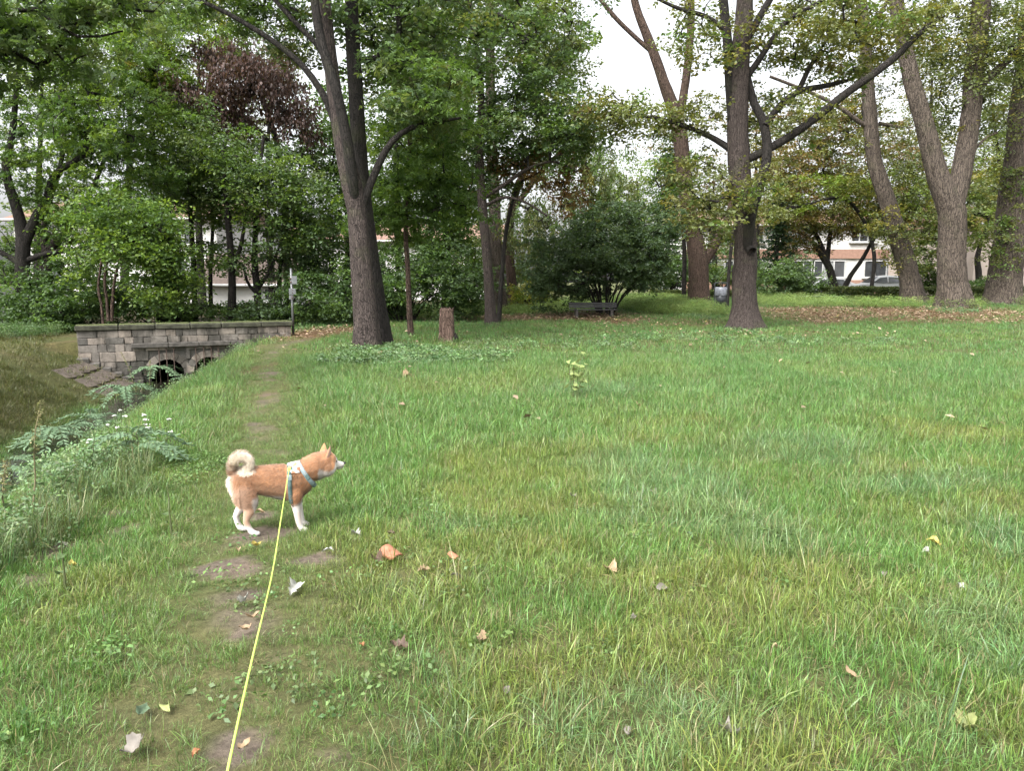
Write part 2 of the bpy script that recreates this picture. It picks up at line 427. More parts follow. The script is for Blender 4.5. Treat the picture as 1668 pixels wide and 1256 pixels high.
def blades(name, mat, n, rad, h0, h1, w, lean, seed, segs=3, dry=.08, flop=0.0):
    r = np.random.default_rng(seed); V = []; Q = []; T = []; Cc = []
    for i in range(n):
        a = r.uniform(0, 2*math.pi); q = rad*math.sqrt(r.uniform()); p = np.array([q*math.cos(a), q*math.sin(a), -.012])
        h = r.uniform(h0, h1); az = a + r.normal(0, 1.0); l = abs(r.normal(0, lean)) + flop
        d = np.array([math.cos(az), math.sin(az), 0]); s = np.array([-d[1], d[0], 0]); sp = r.uniform(-.5, .5); s = s*math.cos(sp) + d*math.sin(sp)
        ww = w*r.uniform(.7, 1.3); o = len(V)
        for k in range(segs):
            t = k/segs; th = l*(.35 + 1.0*t)
            c = p + d*h*t*math.sin(min(th, 1.5)) + np.array([0, 0, h*t*math.cos(min(th, 1.5))])
            wk = ww*(1 - .55*t*t)
            V += [c - s*wk/2, c + s*wk/2]
        th = min(l*1.35, 1.62); V.append(p + d*h*math.sin(th) + np.array([0, 0, h*math.cos(th)]))
        for k in range(segs - 1): Q.append((o+2*k, o+2*k+1, o+2*k+3, o+2*k+2))
        T.append((o+2*segs-2, o+2*segs-1, o+2*segs))
        b = r.uniform(.5, 1.5); y = r.uniform(.85, 1.25); dr = r.uniform(.5, 1.) if r.uniform() < dry else r.uniform(0, .12)
        Cc += [(b*y, b, b*r.uniform(.7, 1.1), dr)]*(2*segs + 1)
    return np_mesh(name, np.array(V), [np.array(Q).reshape(-1, 4), np.array(T)], mat, np.array(Cc), colname='bcol')

GRASS = grass_mat('grass_blades')
GRASS_B = grass_mat('tussock_blades', .25, .36, .6)
short = [blades('lawn_tuft', GRASS, 36, .08, .03, .085, .0027, .85, 10+i, 3, .06) for i in range(6)]
mid = [blades('meadow_tuft', GRASS, 32, .10, .05, .13, .0031, .85, 30+i, 3, .07) for i in range(6)]
far = [blades('far_tuft', GRASS, 34, .17, .04, .11, .0062, .85, 50+i, 2, .06) for i in range(5)]
tuss = [blades('tussock', GRASS_B, 38, .09, .10, .24, .0034, .9, 70+i, 4, .06, .15) for i in range(6)]
thatch = [blades('thatch', GRASS, 20, .09, .06, .13, .004, .4, 90+i, 2, .75, 1.25) for i in range(4)]
def stems_proto(seed):
    return blades('seed_stem', GRASS, 5, .06, .16, .34, .0035, .35, seed, 4, .35)
stalks = [stems_proto(110+i) for i in range(4)]

def sample(n, d0, d1, margin=1.6, left=None):
    """points uniform over the ground between depths d0 and d1 inside a widened view"""
    d = np.sqrt(rng.uniform(d0**2, d1**2, n)); half = .69*d + margin
    return rng.uniform(-1, 1, n)*half, d

TUSS_PX = [(1090, 800, 130, 40), (1010, 760, 90, 25), (1200, 860, 140, 40), (1560, 1030, 120, 50), (1060, 1190, 160, 70), (720, 1130, 90, 40), (1640, 880, 60, 30), (1300, 740, 160, 25), (640, 975, 40, 14), (1500, 1200, 80, 50),
           (760, 870, 60, 14), (905, 1215, 120, 50), (1010, 850, 100, 20), (1480, 790, 150, 22), (700, 1215, 60, 40), (960, 640, 120, 12), (1600, 960, 60, 20), (250, 800, 40, 12)]
TW = []
for (px, py, rx, ry) in TUSS_PX:
    c = G(px, py); TW.append((c[0], c[1], rx*c[1]/F_PX, (G(px, py-ry)[1] - G(px, py+ry)[1])/2))
def tussock_mask(x, y):
    m = np.zeros(np.shape(x)); wx = x + .5*(fbm(x*2, y*2, 3) - .5); wy = y + .6*(fbm(x*2, y*2, 8) - .5)
    for cx, cy, rx, ry in TW: m = np.maximum(m, 1 - sstep(.3, 1.4, ((wx-cx)/rx)**2 + ((wy-cy)/ry)**2))
    return m

def grass_col(x, y):
    a = fbm(x*.8, y*.8, 41)[:, None]; b = fbm(x*2.6, y*2.6, 47)[:, None]; t = tussock_mask(x, y)[:, None]
    yel = np.array([.150, .200, .052]); grn = np.array([.088, .190, .048]); blu = np.array([.100, .198, .088]); dkg = np.array([.068, .158, .048])
    f = .9*sstep(.44, .68, .55*a + .45*b)
    c = yel*f + grn*(1 - f)
    dd = sstep(6, 12, y)[:, None]*.9*(1 - .4*sstep(.4, .65, a)); c = c*(1 - dd) + dkg*1.15*dd
    c = c*(1 - .6*t) + blu*.6*t
    pd = poly_dist(x, y, PATH)[:, None]; pm = (1 - sstep(.2, .9, pd))*.5
    c = c*(1 - pm) + np.array([.095, .150, .045])*pm
    l = (sstep(.6, 1.1, -stream_s(x, y))*(y < 22))[:, None]
    c = c*(1 - l) + (np.array([.074, .074, .024])*a + np.array([.052, .076, .017])*(1-a))*l
    return c*rng.uniform(.68, 1.32, (len(x), 1))*rng.uniform(.93, 1.07, (len(x), 3))

def on_ground(x, y): return np.stack([x, y, H(x, y)], -1)
def rots(n, tilt=.18):
    return np.stack([rng.normal(0, tilt, n), rng.normal(0, tilt, n), rng.uniform(0, 2*math.pi, n)], -1)
def dry_land(x, y):
    s = stream_s(x, y)
    beh = (x - W0[0])*WNRM[0] + (y - W0[1])*WNRM[1]; al = (x - W0[0])*WDIR[0] + (y - W0[1])*WDIR[1]
    return ~((np.abs(s) < .34) & (y < 21)) & ~((np.abs(beh) < .45) & (al > -.3) & (al < WLEN + .1)) & ~((beh > 0) & (al > -.6) & (al < WLEN + .3) & (y < 45))

def put_grass(name, label, protos, n, d0, d1, s0, s1, thin, mask=None, colf=1.0):
    x, y = sample(n, d0, d1)
    so = soil(x, y)
    keep = (rng.uniform(size=n) > so*thin) & dry_land(x, y) & (rng.uniform(size=n) > litter(x, y)*.92)
    if mask is not None: keep &= rng.uniform(size=n) < mask(x, y)
    x, y = x[keep], y[keep]
    sc = rng.uniform(s0, s1, len(x))*(1 - .5*np.minimum(1, soil(x, y)*1.2))*(1 - .45*(1 - sstep(.15, .7, poly_dist(x, y, PATH))))*(1 - .08*sstep(.5, 1.0, -stream_s(x, y))*(y < 22))
    return scatter(name, label, protos, on_ground(x, y), rots(len(x)), sc, grass_col(x, y)*colf)

put_grass('lawn_grass', 'short fine green grass across the near lawn', short, 21000, 1.5, 6.2, .7, 1.2, 1.0)
put_grass('meadow_grass', 'slightly longer grass across the near lawn', mid, 6500, 1.5, 8.0, .7, 1.25, 1.15, lambda x, y: .25 + .75*fbm(x*1.1, y*1.1, 15))
put_grass('lawn_grass_beyond', 'mown green grass across the middle of the lawn', mid, 24000, 6.0, 14.5, .85, 1.5, 1.0)
put_grass('far_grass', 'green grass of the far lawn under the trees', far, 34000, 14.0, 46, .9, 1.5, .9)
put_grass('tussock_grass', 'long blue green tussocks of arching grass', tuss, 8000, 1.5, 9.5, .55, 1.0, 1.2, lambda x, y: .9*tussock_mask(x, y)**1.3 + .02)
put_grass('dry_thatch', 'straw coloured dead grass lying in the lawn', thatch, 7500, 1.5, 10, .7, 1.2, .75, lambda x, y: .18 + .82*np.maximum(sstep(.45, .66, fbm(x*1.3, y*1.3, 63)), soil(x, y)*.5))
put_grass('seed_stalks', 'thin tall grass stalks among the lawn', stalks, 1500, 1.5, 11, .6, 1.05, 1.3, lambda x, y: .25 + .75*sstep(.45, .7, fbm(x*.7, y*.7, 99)))
# ------------------------------------------------------------------ trees
def leaf_cloud(cen, n_per, rad, size, pal, droop=.35, lobed=False, seed=1, spread=.9, down=0.0):
    """many single leaves around twig ends; returns verts, quads, colours"""
    r = np.random.default_rng(seed); nc = len(cen); n = nc*n_per
    ci = np.repeat(np.arange(nc), n_per)
    rad = np.asarray(rad, float)*np.ones(3)
    if n_per > 8:                                   # leaves strung along a few twigs of each spray
        nt_ = 5; tw = np.stack([r.normal(0, 1, nc*nt_), r.normal(0, 1, nc*nt_), r.normal(0, .8, nc*nt_)], -1); tw /= np.linalg.norm(tw, axis=1)[:, None]
        ti = ci*nt_ + r.integers(0, nt_, n); t = r.uniform(.1, 1.15, (n, 1))*r.uniform(.7, 1.2, (nc*nt_, 1))[ti]
        g = tw[ti]*t + r.normal(0, .15, (n, 3)); g[:, 2] -= .25*(t[:, 0]**2)*(1 if rad[2] < rad[0] else 0)
    else:
        g = r.normal(0, 1, (n, 3)); g /= np.linalg.norm(g, axis=1)[:, None]; g *= (r.uniform(0, 1, (n, 1))**.45)
    off = g*rad
    csz = r.uniform(.75, 1.25, (nc, 1))[ci]
    p = cen[ci] + off*csz
    nrm = np.stack([r.normal(0, spread, n), r.normal(0, spread, n), np.ones(n)], -1); nrm /= np.linalg.norm(nrm, axis=1)[:, None]
    az = np.arctan2(off[:, 1], off[:, 0]) + r.normal(0, .9, n)
    ax = np.stack([np.cos(az), np.sin(az), -droop + r.normal(0, .35, n) - down*3], -1)
    ax -= nrm*np.sum(ax*nrm, 1)[:, None]*(1 - down); ax /= np.linalg.norm(ax, axis=1)[:, None] + 1e-9
    sd = np.cross(nrm, ax); sd /= np.linalg.norm(sd, axis=1)[:, None] + 1e-9
    L = (size*r.uniform(.65, 1.3, n))[:, None]; fold = nrm*L*.12
    if not lobed:
        W = L*r.uniform(.5, .7, (n, 1))
        V = np.stack([p, p + ax*L*.45 + sd*W/2 + fold, p + ax*L, p + ax*L*.45 - sd*W/2 + fold], 1); kq = 1
    else:
        W = L*.34
        def lobe(dirv, sv, l): return [p, p + dirv*l*.55 + sv*W*.5 + fold, p + dirv*l, p + dirv*l*.55 - sv*W*.5 + fold]
        d1 = ax*.55 + sd*.84; s1 = -ax*.84 + sd*.55; d2 = ax*.55 - sd*.84; s2 = ax*.84 + sd*.55
        V = np.stack(lobe(ax, sd, L) + lobe(d1, -s1, L*.85) + lobe(d2, s2, L*.85), 1); kq = 3
    w = np.array([q[0] for q in pal], float); w /= w.sum(); cols = np.array([q[1] for q in pal])
    k1 = r.choice(len(pal), nc, p=w)[ci]; k2 = r.choice(len(pal), n, p=w)
    mixf = r.uniform(0, .45, (n, 1)); c = cols[k1]*(1 - mixf) + cols[k2]*mixf
    c = c*r.uniform(.72, 1.3, (n, 1))*r.uniform(.85, 1.15, (nc, 1))[ci]
    c = np.repeat(c[:, None, :], 4*kq, 1).reshape(-1, 3)
    V = V.reshape(-1, 3); Fq = np.arange(len(V)).reshape(-1, 4)
    return V, Fq, np.clip(c, 0, 1)

def blob_points(n, c, r3, seed, shell=.55, hole=.0):
    r = np.random.default_rng(seed); out = []
    while len(out) < n:
        q = r.normal(0, 1, 3); q /= np.linalg.norm(q); q *= r.uniform(0, 1)**(1/3*shell)
        out.append(q)
    q = np.array(out)
    lump = (1 + .55*(vnoise(q[:, 0]*2.2 + seed*3.1, q[:, 1]*2.2 + q[:, 2]*2.5, seed) - .5)*2)*r.uniform(.8, 1.2, n)
    return np.asarray(c) + q*lump[:, None]*np.asarray(r3)

def grow(npos, nrad, att, seed, sag=.12, tip=.006):
    """join each twig end to the nearest branch; returns chains of (points, radii)"""
    r = np.random.default_rng(seed)
    pos = [np.array(p) for p in npos]; par = [-1]*len(pos); w = [0.0]*len(pos)
    A = np.asarray(att); P0 = np.array(pos)
    D = np.linalg.norm(A[:, None] - P0[None], axis=2)
    # prefer joining lower down, so that branches rise outward
    D = D + .25*np.maximum(0, P0[None, :, 2] - A[:, None, 2])
    best = D.argmin(1); bd = D[np.arange(len(A)), best]
    todo = np.ones(len(A), bool); chains = []
    for _ in range(len(A)):
        k = np.where(todo, bd, 1e9).argmin(); todo[k] = False
        a, b = pos[best[k]], A[k]; L = np.linalg.norm(b - a); m = max(2, int(L/.45) + 1)
        t = np.linspace(0, 1, m + 1)[1:, None]
        side = r.normal(0, .10*L, 3); bow = np.array([0, 0, sag*L])
        pts = a + (b - a)*t + np.sin(t*math.pi)*(side + bow) + r.normal(0, .025*min(L, 1.2), (m, 3))*np.sin(t*math.pi)
        ids = []; pr = best[k]
        for q in pts:
            pos.append(q); par.append(pr); w.append(0.0); pr = len(pos) - 1; ids.append(pr)
        w[pr] += 1; chains.append([best[k]] + ids)
        nd = np.linalg.norm(A[:, None] - pts[None], axis=2) + .25*np.maximum(0, pts[None, :, 2] - A[:, None, 2])
        nb = nd.argmin(1); nv = nd[np.arange(len(A)), nb]; up = nv < bd
        best = np.where(up, np.array(ids)[nb], best); bd = np.where(up, nv, bd)
    W = np.array(w)
    for i in range(len(pos) - 1, -1, -1):
        if par[i] >= 0: W[par[i]] += W[i]
    R = tip*np.maximum(W, 1)**.48
    R[:len(nrad)] = nrad
    out = []
    for ch in chains:
        rr = R[ch].copy(); rr[0] = min(rr[0], rr[1]*1.15)
        out.append((np.array([pos[i] for i in ch]), rr))
    return out

def bark_disp(seed, amp, k, flare, base_z=0, oval=.06):
    def f(a, L):
        u = np.cos(a); v = np.sin(a)
        rid = np.abs(fbm(u*k*.5 + 9 + .25*np.sin(L*3), v*k*.5 + L*.9 + seed, seed, 3) - .5)*2
        d = 1 + amp*(rid - .35) + oval*np.sin(2*a + seed) + .05*np.sin(a + L*1.7 + seed)
        lob = .65 + .35*np.cos(a*5 + seed*1.3 + .6*np.sin(a*2 + seed))
        return d + flare*np.exp(-L/.28)*lob
    return f

TREES = []
def tree(name, label, d, stems, blobs, leaf=None, bark=None, group=None, seed=1, flare=.35, amp=.15, sides=34, cat='tree', ground=True, lean_d=None, min_join=2.0, extra=None, limb_bark=None):
    """stems: lists of (px, py, width px[, depth shift]); blobs: (px, py, depth shift, rx px, ry px, rz m, n)"""
    bark = bark or BARK_GREY
    base = P(stems[0][0][0], stems[0][0][1], d)
    if ground: base[2] = float(H(base[0], base[1])) - .05
    root = link(name, None, loc=base); tag(root, label, cat, group)
    V = []; Fs = []; o = 0; nodes = []; nrad = []
    for si, st in enumerate(stems):
        pts = np.array([P(q[0], q[1], d + (q[3] if len(q) > 3 else 0)) for q in st]); rad = np.array([q[2]*.46*d/F_PX for q in st])
        if si == 0 and ground: pts[0][2] = base[2]
        sp, sr = smooth_path(pts, rad, .10 if sr_big(rad) else .22)
        if bark is BARK_RIDGED and si == 0: sides = 54
        n = sides if rad.max() > .12 else (14 if rad.max() > .05 else 8)
        fl = flare if (si == 0 and ground) else 0
        v, f = tube(sp, sr, n, bark_disp(seed + si, (amp if bark is not BARK_RIDGED else .17) if rad.max() > .12 else amp*.5, 8 if bark is not BARK_RIDGED else 17, fl))
        if si == 0: V.append(v); Fs.append(f)
        else: link('limb', np_mesh('limb', v - base, f, limb_bark or bark, None, True), root)
        step = max(1, int(.3/max(.05, np.linalg.norm(sp[1] - sp[0]))))
        for q, rr in zip(sp[::step], sr[::step]):
            if q[2] > base[2] + min_join or si > 0: nodes.append(q); nrad.append(rr)
        nodes.append(sp[-1]); nrad.append(sr[-1])
    tr = link('trunk', np_mesh('trunk', np.concatenate(V) - base, np.concatenate(Fs), bark, None, True), root)
    if blobs:
        cs = []
        for bi, bl in enumerate(blobs):
            px, py, dd, rx, ry, rz, n = bl[:7]
            c = P(px, py, d + dd); s = (d + dd)/F_PX
            cs.append(blob_points(n, c, (rx*s, rz, ry*s), seed*31 + bi))
        cs = np.concatenate(cs)
        ch = grow(nodes, nrad, cs, seed)
        V = []; Fs = []; o = 0
        for pts, rr in ch:
            v, f = tube(pts, rr, 5 if rr.max() < .03 else 7); V.append(v); Fs.append(f + o); o += len(v)
        tag(link('branches', np_mesh('branches', np.concatenate(V) - base, np.concatenate(Fs), leaf.get('twig', BARK_DARK), None, True), root), kind='stuff')
        kw = {k: leaf[k] for k in ('droop', 'lobed', 'spread', 'down') if k in leaf}
        v, f, c = leaf_cloud(cs, leaf['n'], leaf['rad'], leaf['size'], leaf['pal'], seed=seed, **kw)
        tag(link('crown', np_mesh('crown', v - base, f, LEAF, c), root), kind='stuff')
    if extra: extra(root, base)
    TREES.append(root)
    return root
def sr_big(r): return r.max() > .12

DK, MD, LI = (.058, .108, .032), (.092, .158, .040), (.145, .215, .038)
BG, OL, YE = (.084, .132, .066), (.122, .136, .042), (.195, .175, .040)
OR, BR, CO = (.190, .125, .060), (.125, .085, .050), (.056, .034, .030)
PG, PL = (.120, .155, .072), (.150, .180, .078)
maple = dict(n=38, rad=(.5, .5, .24), size=.118, pal=[(5, MD), (3, DK), (2, LI), (.6, OL)], lobed=True)
maple_lime = dict(n=40, rad=(.5, .5, .25), size=.105, pal=[(5, LI), (4, MD), (1, YE)], lobed=True)
bluegreen = dict(n=64, rad=(.6, .6, .3), size=.122, pal=[(5, BG), (4, MD), (2, PG), (.8, OL)])
grove = dict(n=62, rad=(.6, .6, .3), size=.112, pal=[(5, MD), (4, BG), (2, LI), (2, PG)])
dark = dict(n=60, rad=(.58, .58, .32), size=.105, pal=[(4, DK), (4, MD), (2, BG)])
oakl = dict(n=58, rad=(.52, .52, .3), size=.112, pal=[(5, (.14, .15, .055)), (4, PL), (2, MD), (1.2, YE), (.5, BR)], lobed=False)
copper = dict(n=70, rad=(.5, .5, .6), size=.115, pal=[(5, CO), (2, (.085, .048, .04)), (1, (.10, .065, .045))], down=.8, droop=1.0)
weep = dict(n=70, rad=(.28, .28, .75), size=.11, pal=[(5, OL), (3, MD), (2, PG), (.5, YE)], down=.7, droop=1.0)
autumn = dict(n=62, rad=(.7, .7, .4), size=.155, pal=[(5, OL), (3, OR), (2, YE), (2, BR), (3, PG)])
poplar = dict(n=62, rad=(.7, .7, .5), size=.13, pal=[(5, PG), (3, OL), (2, PL), (1, YE)])
pale = dict(n=64, rad=(.95, .95, .6), size=.17, pal=[(4, PL), (3, PG), (2, LI), (1.5, OL)])
spruce = dict(n=80, rad=(.45, .45, .16), size=.16, pal=[(5, (.022, .045, .022)), (2, (.035, .06, .03))], droop=.8)

# near left pair
tree('maple_tree', 'thick grey trunk left of the stump, its top forking in two', 16.0,
     [[(599, 567, 50), (595, 500, 41), (588, 430, 37), (580, 345, 33), (572, 300, 36), (560, 240, 30), (548, 170, 26), (537, 90, 23), (528, 0, 21), (522, -160, 16)],
      [(584, 350, 10, .05), (576, 305, 20, -.18), (566, 235, 20, -.32), (548, 150, 18, -.45), (524, 70, 17, -.4), (514, 10, 15, -.4), (500, -100, 10, -.4)],
      [(552, 215, 16), (530, 160, 13), (489, 103, 11), (420, 50, 9), (344, 8, 7), (260, -25, 5)],
      [(540, 110, 11), (523, 80, 10), (480, 35, 8), (430, -20, 6)],
      [(590, 335, 15), (609, 285, 13), (634, 236, 11), (665, 210, 9), (714, 198, 6), (750, 192, 4, -.4)]],
     [(680, 180, 0, 60, 36, 1.2, 34), (350, 10, 1, 90, 34, 1.3, 40), (470, 50, 1.2, 50, 40, 1, 20), (710, 150, .8, 70, 40, 1.3, 36), (570, -120, 1.5, 190, 60, 2.5, 60), (400, -100, 0, 140, 50, 2, 30), (620, 40, 2.0, 60, 50, 1, 18)],
     maple | dict(pal=[(5, BG), (4, MD), (2, PG), (1, OL)]), BARK_GREY, seed=3, flare=.28, limb_bark=BARK_DARK)
tree('maple_tree', 'second grey trunk leaning out right behind the thick forked one', 16.8,
     [[(628, 560, 32), (618, 500, 25), (606, 420, 24), (596, 340, 26), (586, 250, 27), (579, 150, 26), (575, 60, 25), (572, -40, 22), (568, -180, 17)]],
     [(640, 70, 1, 80, 60, 1.5, 50), (620, -50, 1, 120, 60, 2, 60), (720, 20, 1, 90, 50, 2, 50)], bluegreen, BARK_DARK, seed=5, flare=.2)
tree('maple_tree', 'thin straight young trunk standing just left of the stump', 20.4,
     [[(669, 547, 11), (666, 490, 9), (664, 430, 8.5), (661, 380, 8), (664, 300, 7), (668, 200, 6), (670, 100, 4)]],
     [(665, 310, 0, 75, 60, 1.6, 70), (720, 260, .3, 60, 60, 1.6, 44), (620, 330, .5, 50, 50, 1.3, 32), (690, 210, 0, 90, 50, 1.6, 54), (640, 370, .5, 60, 25, 1.2, 24), (740, 330, .4, 45, 35, 1, 22)],
     maple | dict(pal=[(4, DK), (5, MD), (1.5, LI)]), BARK_BROWN, seed=7, flare=.2, min_join=2.2)
tree('linden_tree', 'slim dark trunk between stump and bench under a large blue green crown', 24.7,
     [[(801, 530, 24), (797, 480, 19), (793, 420, 17), (787, 343, 17), (781, 267, 16), (784, 170, 13), (779, 100, 11), (767, 27, 9), (760, -80, 6)],
      [(783, 290, 10), (770, 215, 9), (752, 150, 7), (740, 60, 5)],
      [(790, 320, 8), (822, 300, 7), (857, 276, 6), (901, 263, 4), (940, 280, 3)],
      [(790, 335, 6), (821, 321, 5), (857, 330, 4), (892, 352, 3)]],
     [(770, 60, 0, 150, 80, 2.8, 150), (880, 110, 0, 70, 90, 2.2, 80), (860, 200, .3, 100, 60, 2.2, 90), (720, 190, -.5, 80, 60, 2, 80), (940, 210, 0, 60, 45, 1.6, 60), (800, 240, 1.5, 100, 50, 1.5, 70), (690, 100, 1, 70, 80, 2, 70), (800, -60, 0, 120, 60, 2.5, 80), (780, 300, 1.6, 60, 30, 1, 24)],
     bluegreen, BARK_GREY, seed=11, flare=.35)
tree('beech_tree', 'young tree with a spray of dry rusty leaves right of the slim trunk', 26.0,
     [[(812, 512, 9), (818, 440, 8), (826, 370, 7), (846, 300, 5), (880, 280, 3)]],
     [(820, 275, 0, 40, 25, .8, 20), (900, 290, -.3, 40, 30, .8, 24), (930, 325, 0, 22, 28, .6, 14), (850, 262, 0, 50, 16, .8, 14)],
     dict(n=46, rad=(.36, .36, .22), size=.11, pal=[(4, OR), (2, (.26, .15, .07)), (1, BR)]), BARK_DARK, seed=12, flare=.1)
tree('poplar_tree', 'pale ridged trunk directly behind the slim dark one', 34,
     [[(817, 513, 25), (811, 450, 21), (807, 380, 21), (804, 300, 19), (800, 200, 17), (798, 60, 14), (796, -60, 10)]],
     [(880, 60, 1, 70, 80, 3, 110), (830, -10, 0, 100, 60, 3, 90), (900, 150, 2, 45, 70, 2, 50), (920, 110, 0, 30, 60, 1.5, 30)], pale | dict(size=.15, rad=(.55, .55, .35)), BARK_RIDGED, seed=13)
tree('willow_tree', 'dark leaning trunk with weeping olive foliage left of the bench', 36,
     [[(838, 503, 19), (832, 440, 16), (828, 380, 15), (845, 300, 12), (880, 240, 9), (920, 200, 7)],
      [(836, 340, 10), (890, 270, 8), (950, 220, 6), (990, 205, 4)]],
     [(910, 340, -1, 80, 90, 2.5, 130), (970, 300, -1, 45, 70, 1.8, 80), (860, 390, 0, 45, 60, 2, 50), (930, 240, 0, 80, 40, 2, 60)],
     weep, BARK_BROWN, seed=14)

# right half
tree('oak_tree', 'big oak with dark crooked limbs standing right of the litter bin', 22.6,
     [[(1213, 536, 58), (1213, 500, 42), (1213, 458, 39), (1215, 419, 37), (1211, 349, 33), (1204, 262, 36), (1202, 175, 33), (1206, 87, 29), (1213, 22, 27), (1216, -140, 18)],
      [(1213, 440, 8, .05), (1218, 395, 17, -.22), (1225, 345, 17, -.36), (1238, 300, 16, -.4), (1249, 250, 16, -.35), (1244, 200, 14, -.2), (1228, 165, 13), (1216, 120, 11)],
      [(1212, 262, 14), (1245, 246, 14, -.2), (1285, 223, 14, -.4), (1333, 188, 13, -.6), (1376, 153, 13, -.8), (1420, 122, 12, -1), (1459, 92, 11, -1.1), (1494, 57, 9, -1.2), (1524, 34, 7, -1.2)],
      [(1246, 205, 13, -.3), (1272, 170, 12), (1302, 148, 11, .2), (1342, 140, 9, .4), (1380, 131, 6, .6)],
      [(1300, 150, 10, .2), (1318, 110, 8, .3), (1337, 82, 7, .4)],
      [(1198, 248, 13), (1158, 223, 10, .2), (1115, 205, 8, .3), (1071, 192, 6, .4), (1027, 188, 4, .5), (966, 192, 3, .6)],
      [(1196, 240, 16), (1192, 175, 16), (1186, 80, 15), (1178, 0, 14), (1170, -80, 10)],
      [(1186, 52, 9), (1150, 26, 7), (1106, 13, 6), (1060, -8, 4)],
      [(1212, 70, 14), (1236, 30, 13), (1262, -15, 11)],
      [(1214, 130, 12), (1237, 96, 11), (1280, 35, 9), (1324, 9, 7), (1370, -20, 5)],
      [(1216, 400, 12, -.1), (1225, 410, 15, -.40)]],
     [(1060, 190, .3, 90, 30, 1.2, 54), (1000, 180, .5, 45, 28, .9, 26), (1150, 60, 0, 60, 50, 1.4, 40), (1290, 60, .4, 80, 45, 1.5, 44), (1390, 80, .3, 90, 45, 1.5, 46), (1470, 50, -.4, 70, 40, 1.4, 40), (1210, 300, -.8, 34, 50, .8, 20),
      (1160, 350, -.3, 44, 46, .9, 30), (1230, 120, .6, 60, 70, 1, 18), (1300, 190, 0, 60, 30, 1.2, 18), (1250, -60, 0, 200, 50, 3, 46), (1190, 200, .8, 40, 50, .8, 14), (1330, 20, .6, 90, 34, 1.5, 32), (1120, 280, 0, 34, 34, .8, 20), (1420, 30, .4, 80, 34, 1.4, 28)],
     oakl, BARK_GREY, seed=21, flare=.5, limb_bark=BARK_DARK)
tree('poplar_tree', 'brown rough trunk with a low side fork left of the litter bin', 32,
     [[(1141, 514, 44), (1139, 470, 37), (1136, 420, 35), (1123, 349, 27), (1112, 262, 26), (1103, 195, 26), (1080, 131, 19), (1057, 65, 16), (1035, 5, 13), (1020, -80, 9)],
      [(1103, 205, 16), (1112, 162, 15), (1122, 87, 14), (1126, 22, 13), (1122, -60, 10)],
      [(1058, 80, 9), (1040, 65, 8), (1005, 31, 8), (975, -5, 7), (940, -40, 5)],
      [(1143, 430, 20), (1158, 408, 17), (1174, 380, 14), (1189, 345, 12), (1196, 300, 9)]],
     [(1130, 340, .5, 30, 22, .8, 14), (1080, 240, 1, 40, 30, 1, 10), (1105, 330, -.3, 24, 20, .6, 9), (1150, 200, .5, 40, 50, 1, 14)],
     oakl | dict(pal=[(3, OL), (3, YE), (2, OR), (1, PG)]), BARK_BROWN, seed=23, flare=.3)
tree('poplar_tree', 'leaning ridged trunk just left of the forked poplar', 35,
     [[(1488, 494, 44), (1481, 455, 35), (1470, 405, 33), (1446, 332, 29), (1425, 262, 26), (1416, 175, 23), (1411, 87, 20), (1403, 0, 18), (1396, -120, 12)],
      [(1414, 205, 9), (1403, 200, 8), (1368, 175, 7), (1320, 150, 6), (1254, 124, 5)],
      [(1432, 200, 7), (1455, 205, 6), (1470, 208, 4)],
      [(1408, 60, 9), (1435, 20, 7), (1460, -30, 5)]],
     [(1405, 60, 1, 70, 65, 1.6, 46), (1440, 130, 1, 60, 50, 1.6, 30), (1440, 360, -.5, 28, 34, .8, 16), (1470, 400, -.5, 22, 36, .6, 14), (1440, 230, .3, 40, 40, 1.2, 18), (1380, 10, .5, 80, 40, 2, 36), (1390, -60, 0, 100, 40, 2, 30)],
     oakl | dict(pal=[(4, OL), (3, PG), (2, YE)]), BARK_RIDGED, seed=25)
tree('poplar_tree', 'huge ridged poplar forking into a wide V near the right edge', 32,
     [[(1553, 504, 60), (1552, 460, 45), (1551, 415, 43), (1549, 345, 43), (1528, 284, 33), (1501, 188, 27), (1478, 96, 25), (1460, 0, 22), (1450, -120, 15)],
      [(1552, 340, 30), (1566, 284, 31), (1582, 175, 29), (1590, 87, 29), (1599, 0, 28), (1606, -120, 20)],
      [(1586, 165, 14), (1602, 135, 14), (1630, 108, 13), (1668, 72, 11), (1710, 30, 9)],
      [(1582, 250, 5), (1605, 225, 4), (1625, 215, 3)]],
     [(1590, 90, -.6, 40, 50, .8, 26), (1630, 40, 0, 60, 50, 1.5, 70), (1540, 60, 1.2, 60, 65, 1.5, 70), (1540, 170, 1.5, 40, 60, 1.5, 40), (1650, 120, 0, 40, 50, 1.5, 30), (1560, -50, 0, 120, 40, 2, 50), (1610, 200, .6, 40, 40, 1, 16)],
     poplar, BARK_RIDGED, seed=27, flare=.35)
tree('poplar_tree', 'massive ridged trunk cut off by the right edge of the picture', 34,
     [[(1634, 491, 62), (1638, 450, 52), (1643, 393, 48), (1652, 300, 42), (1658, 230, 37), (1666, 150, 32), (1680, 0, 26), (1690, -100, 20)]],
     [(1630, 390, -.8, 30, 46, .6, 30), (1655, 300, -.7, 26, 40, .6, 18), (1700, 80, 0, 60, 80, 2, 50), (1640, 20, .5, 50, 50, 1.5, 20)],
     oakl | dict(pal=[(4, OL), (3, PG), (2, MD)]), BARK_RIDGED, seed=29, flare=.3)
tree('oak_tree', 'thin dark trunk close against the left of the rough brown one', 33.5,
     [[(1114, 505, 9), (1114, 460, 8), (1115, 420, 8), (1112, 350, 7), (1108, 300, 5)]], [(1085, 300, 2, 40, 50, 1.5, 40), (1090, 250, 2, 25, 40, 1, 20)], dark, BARK_DARK, seed=31, flare=.1)
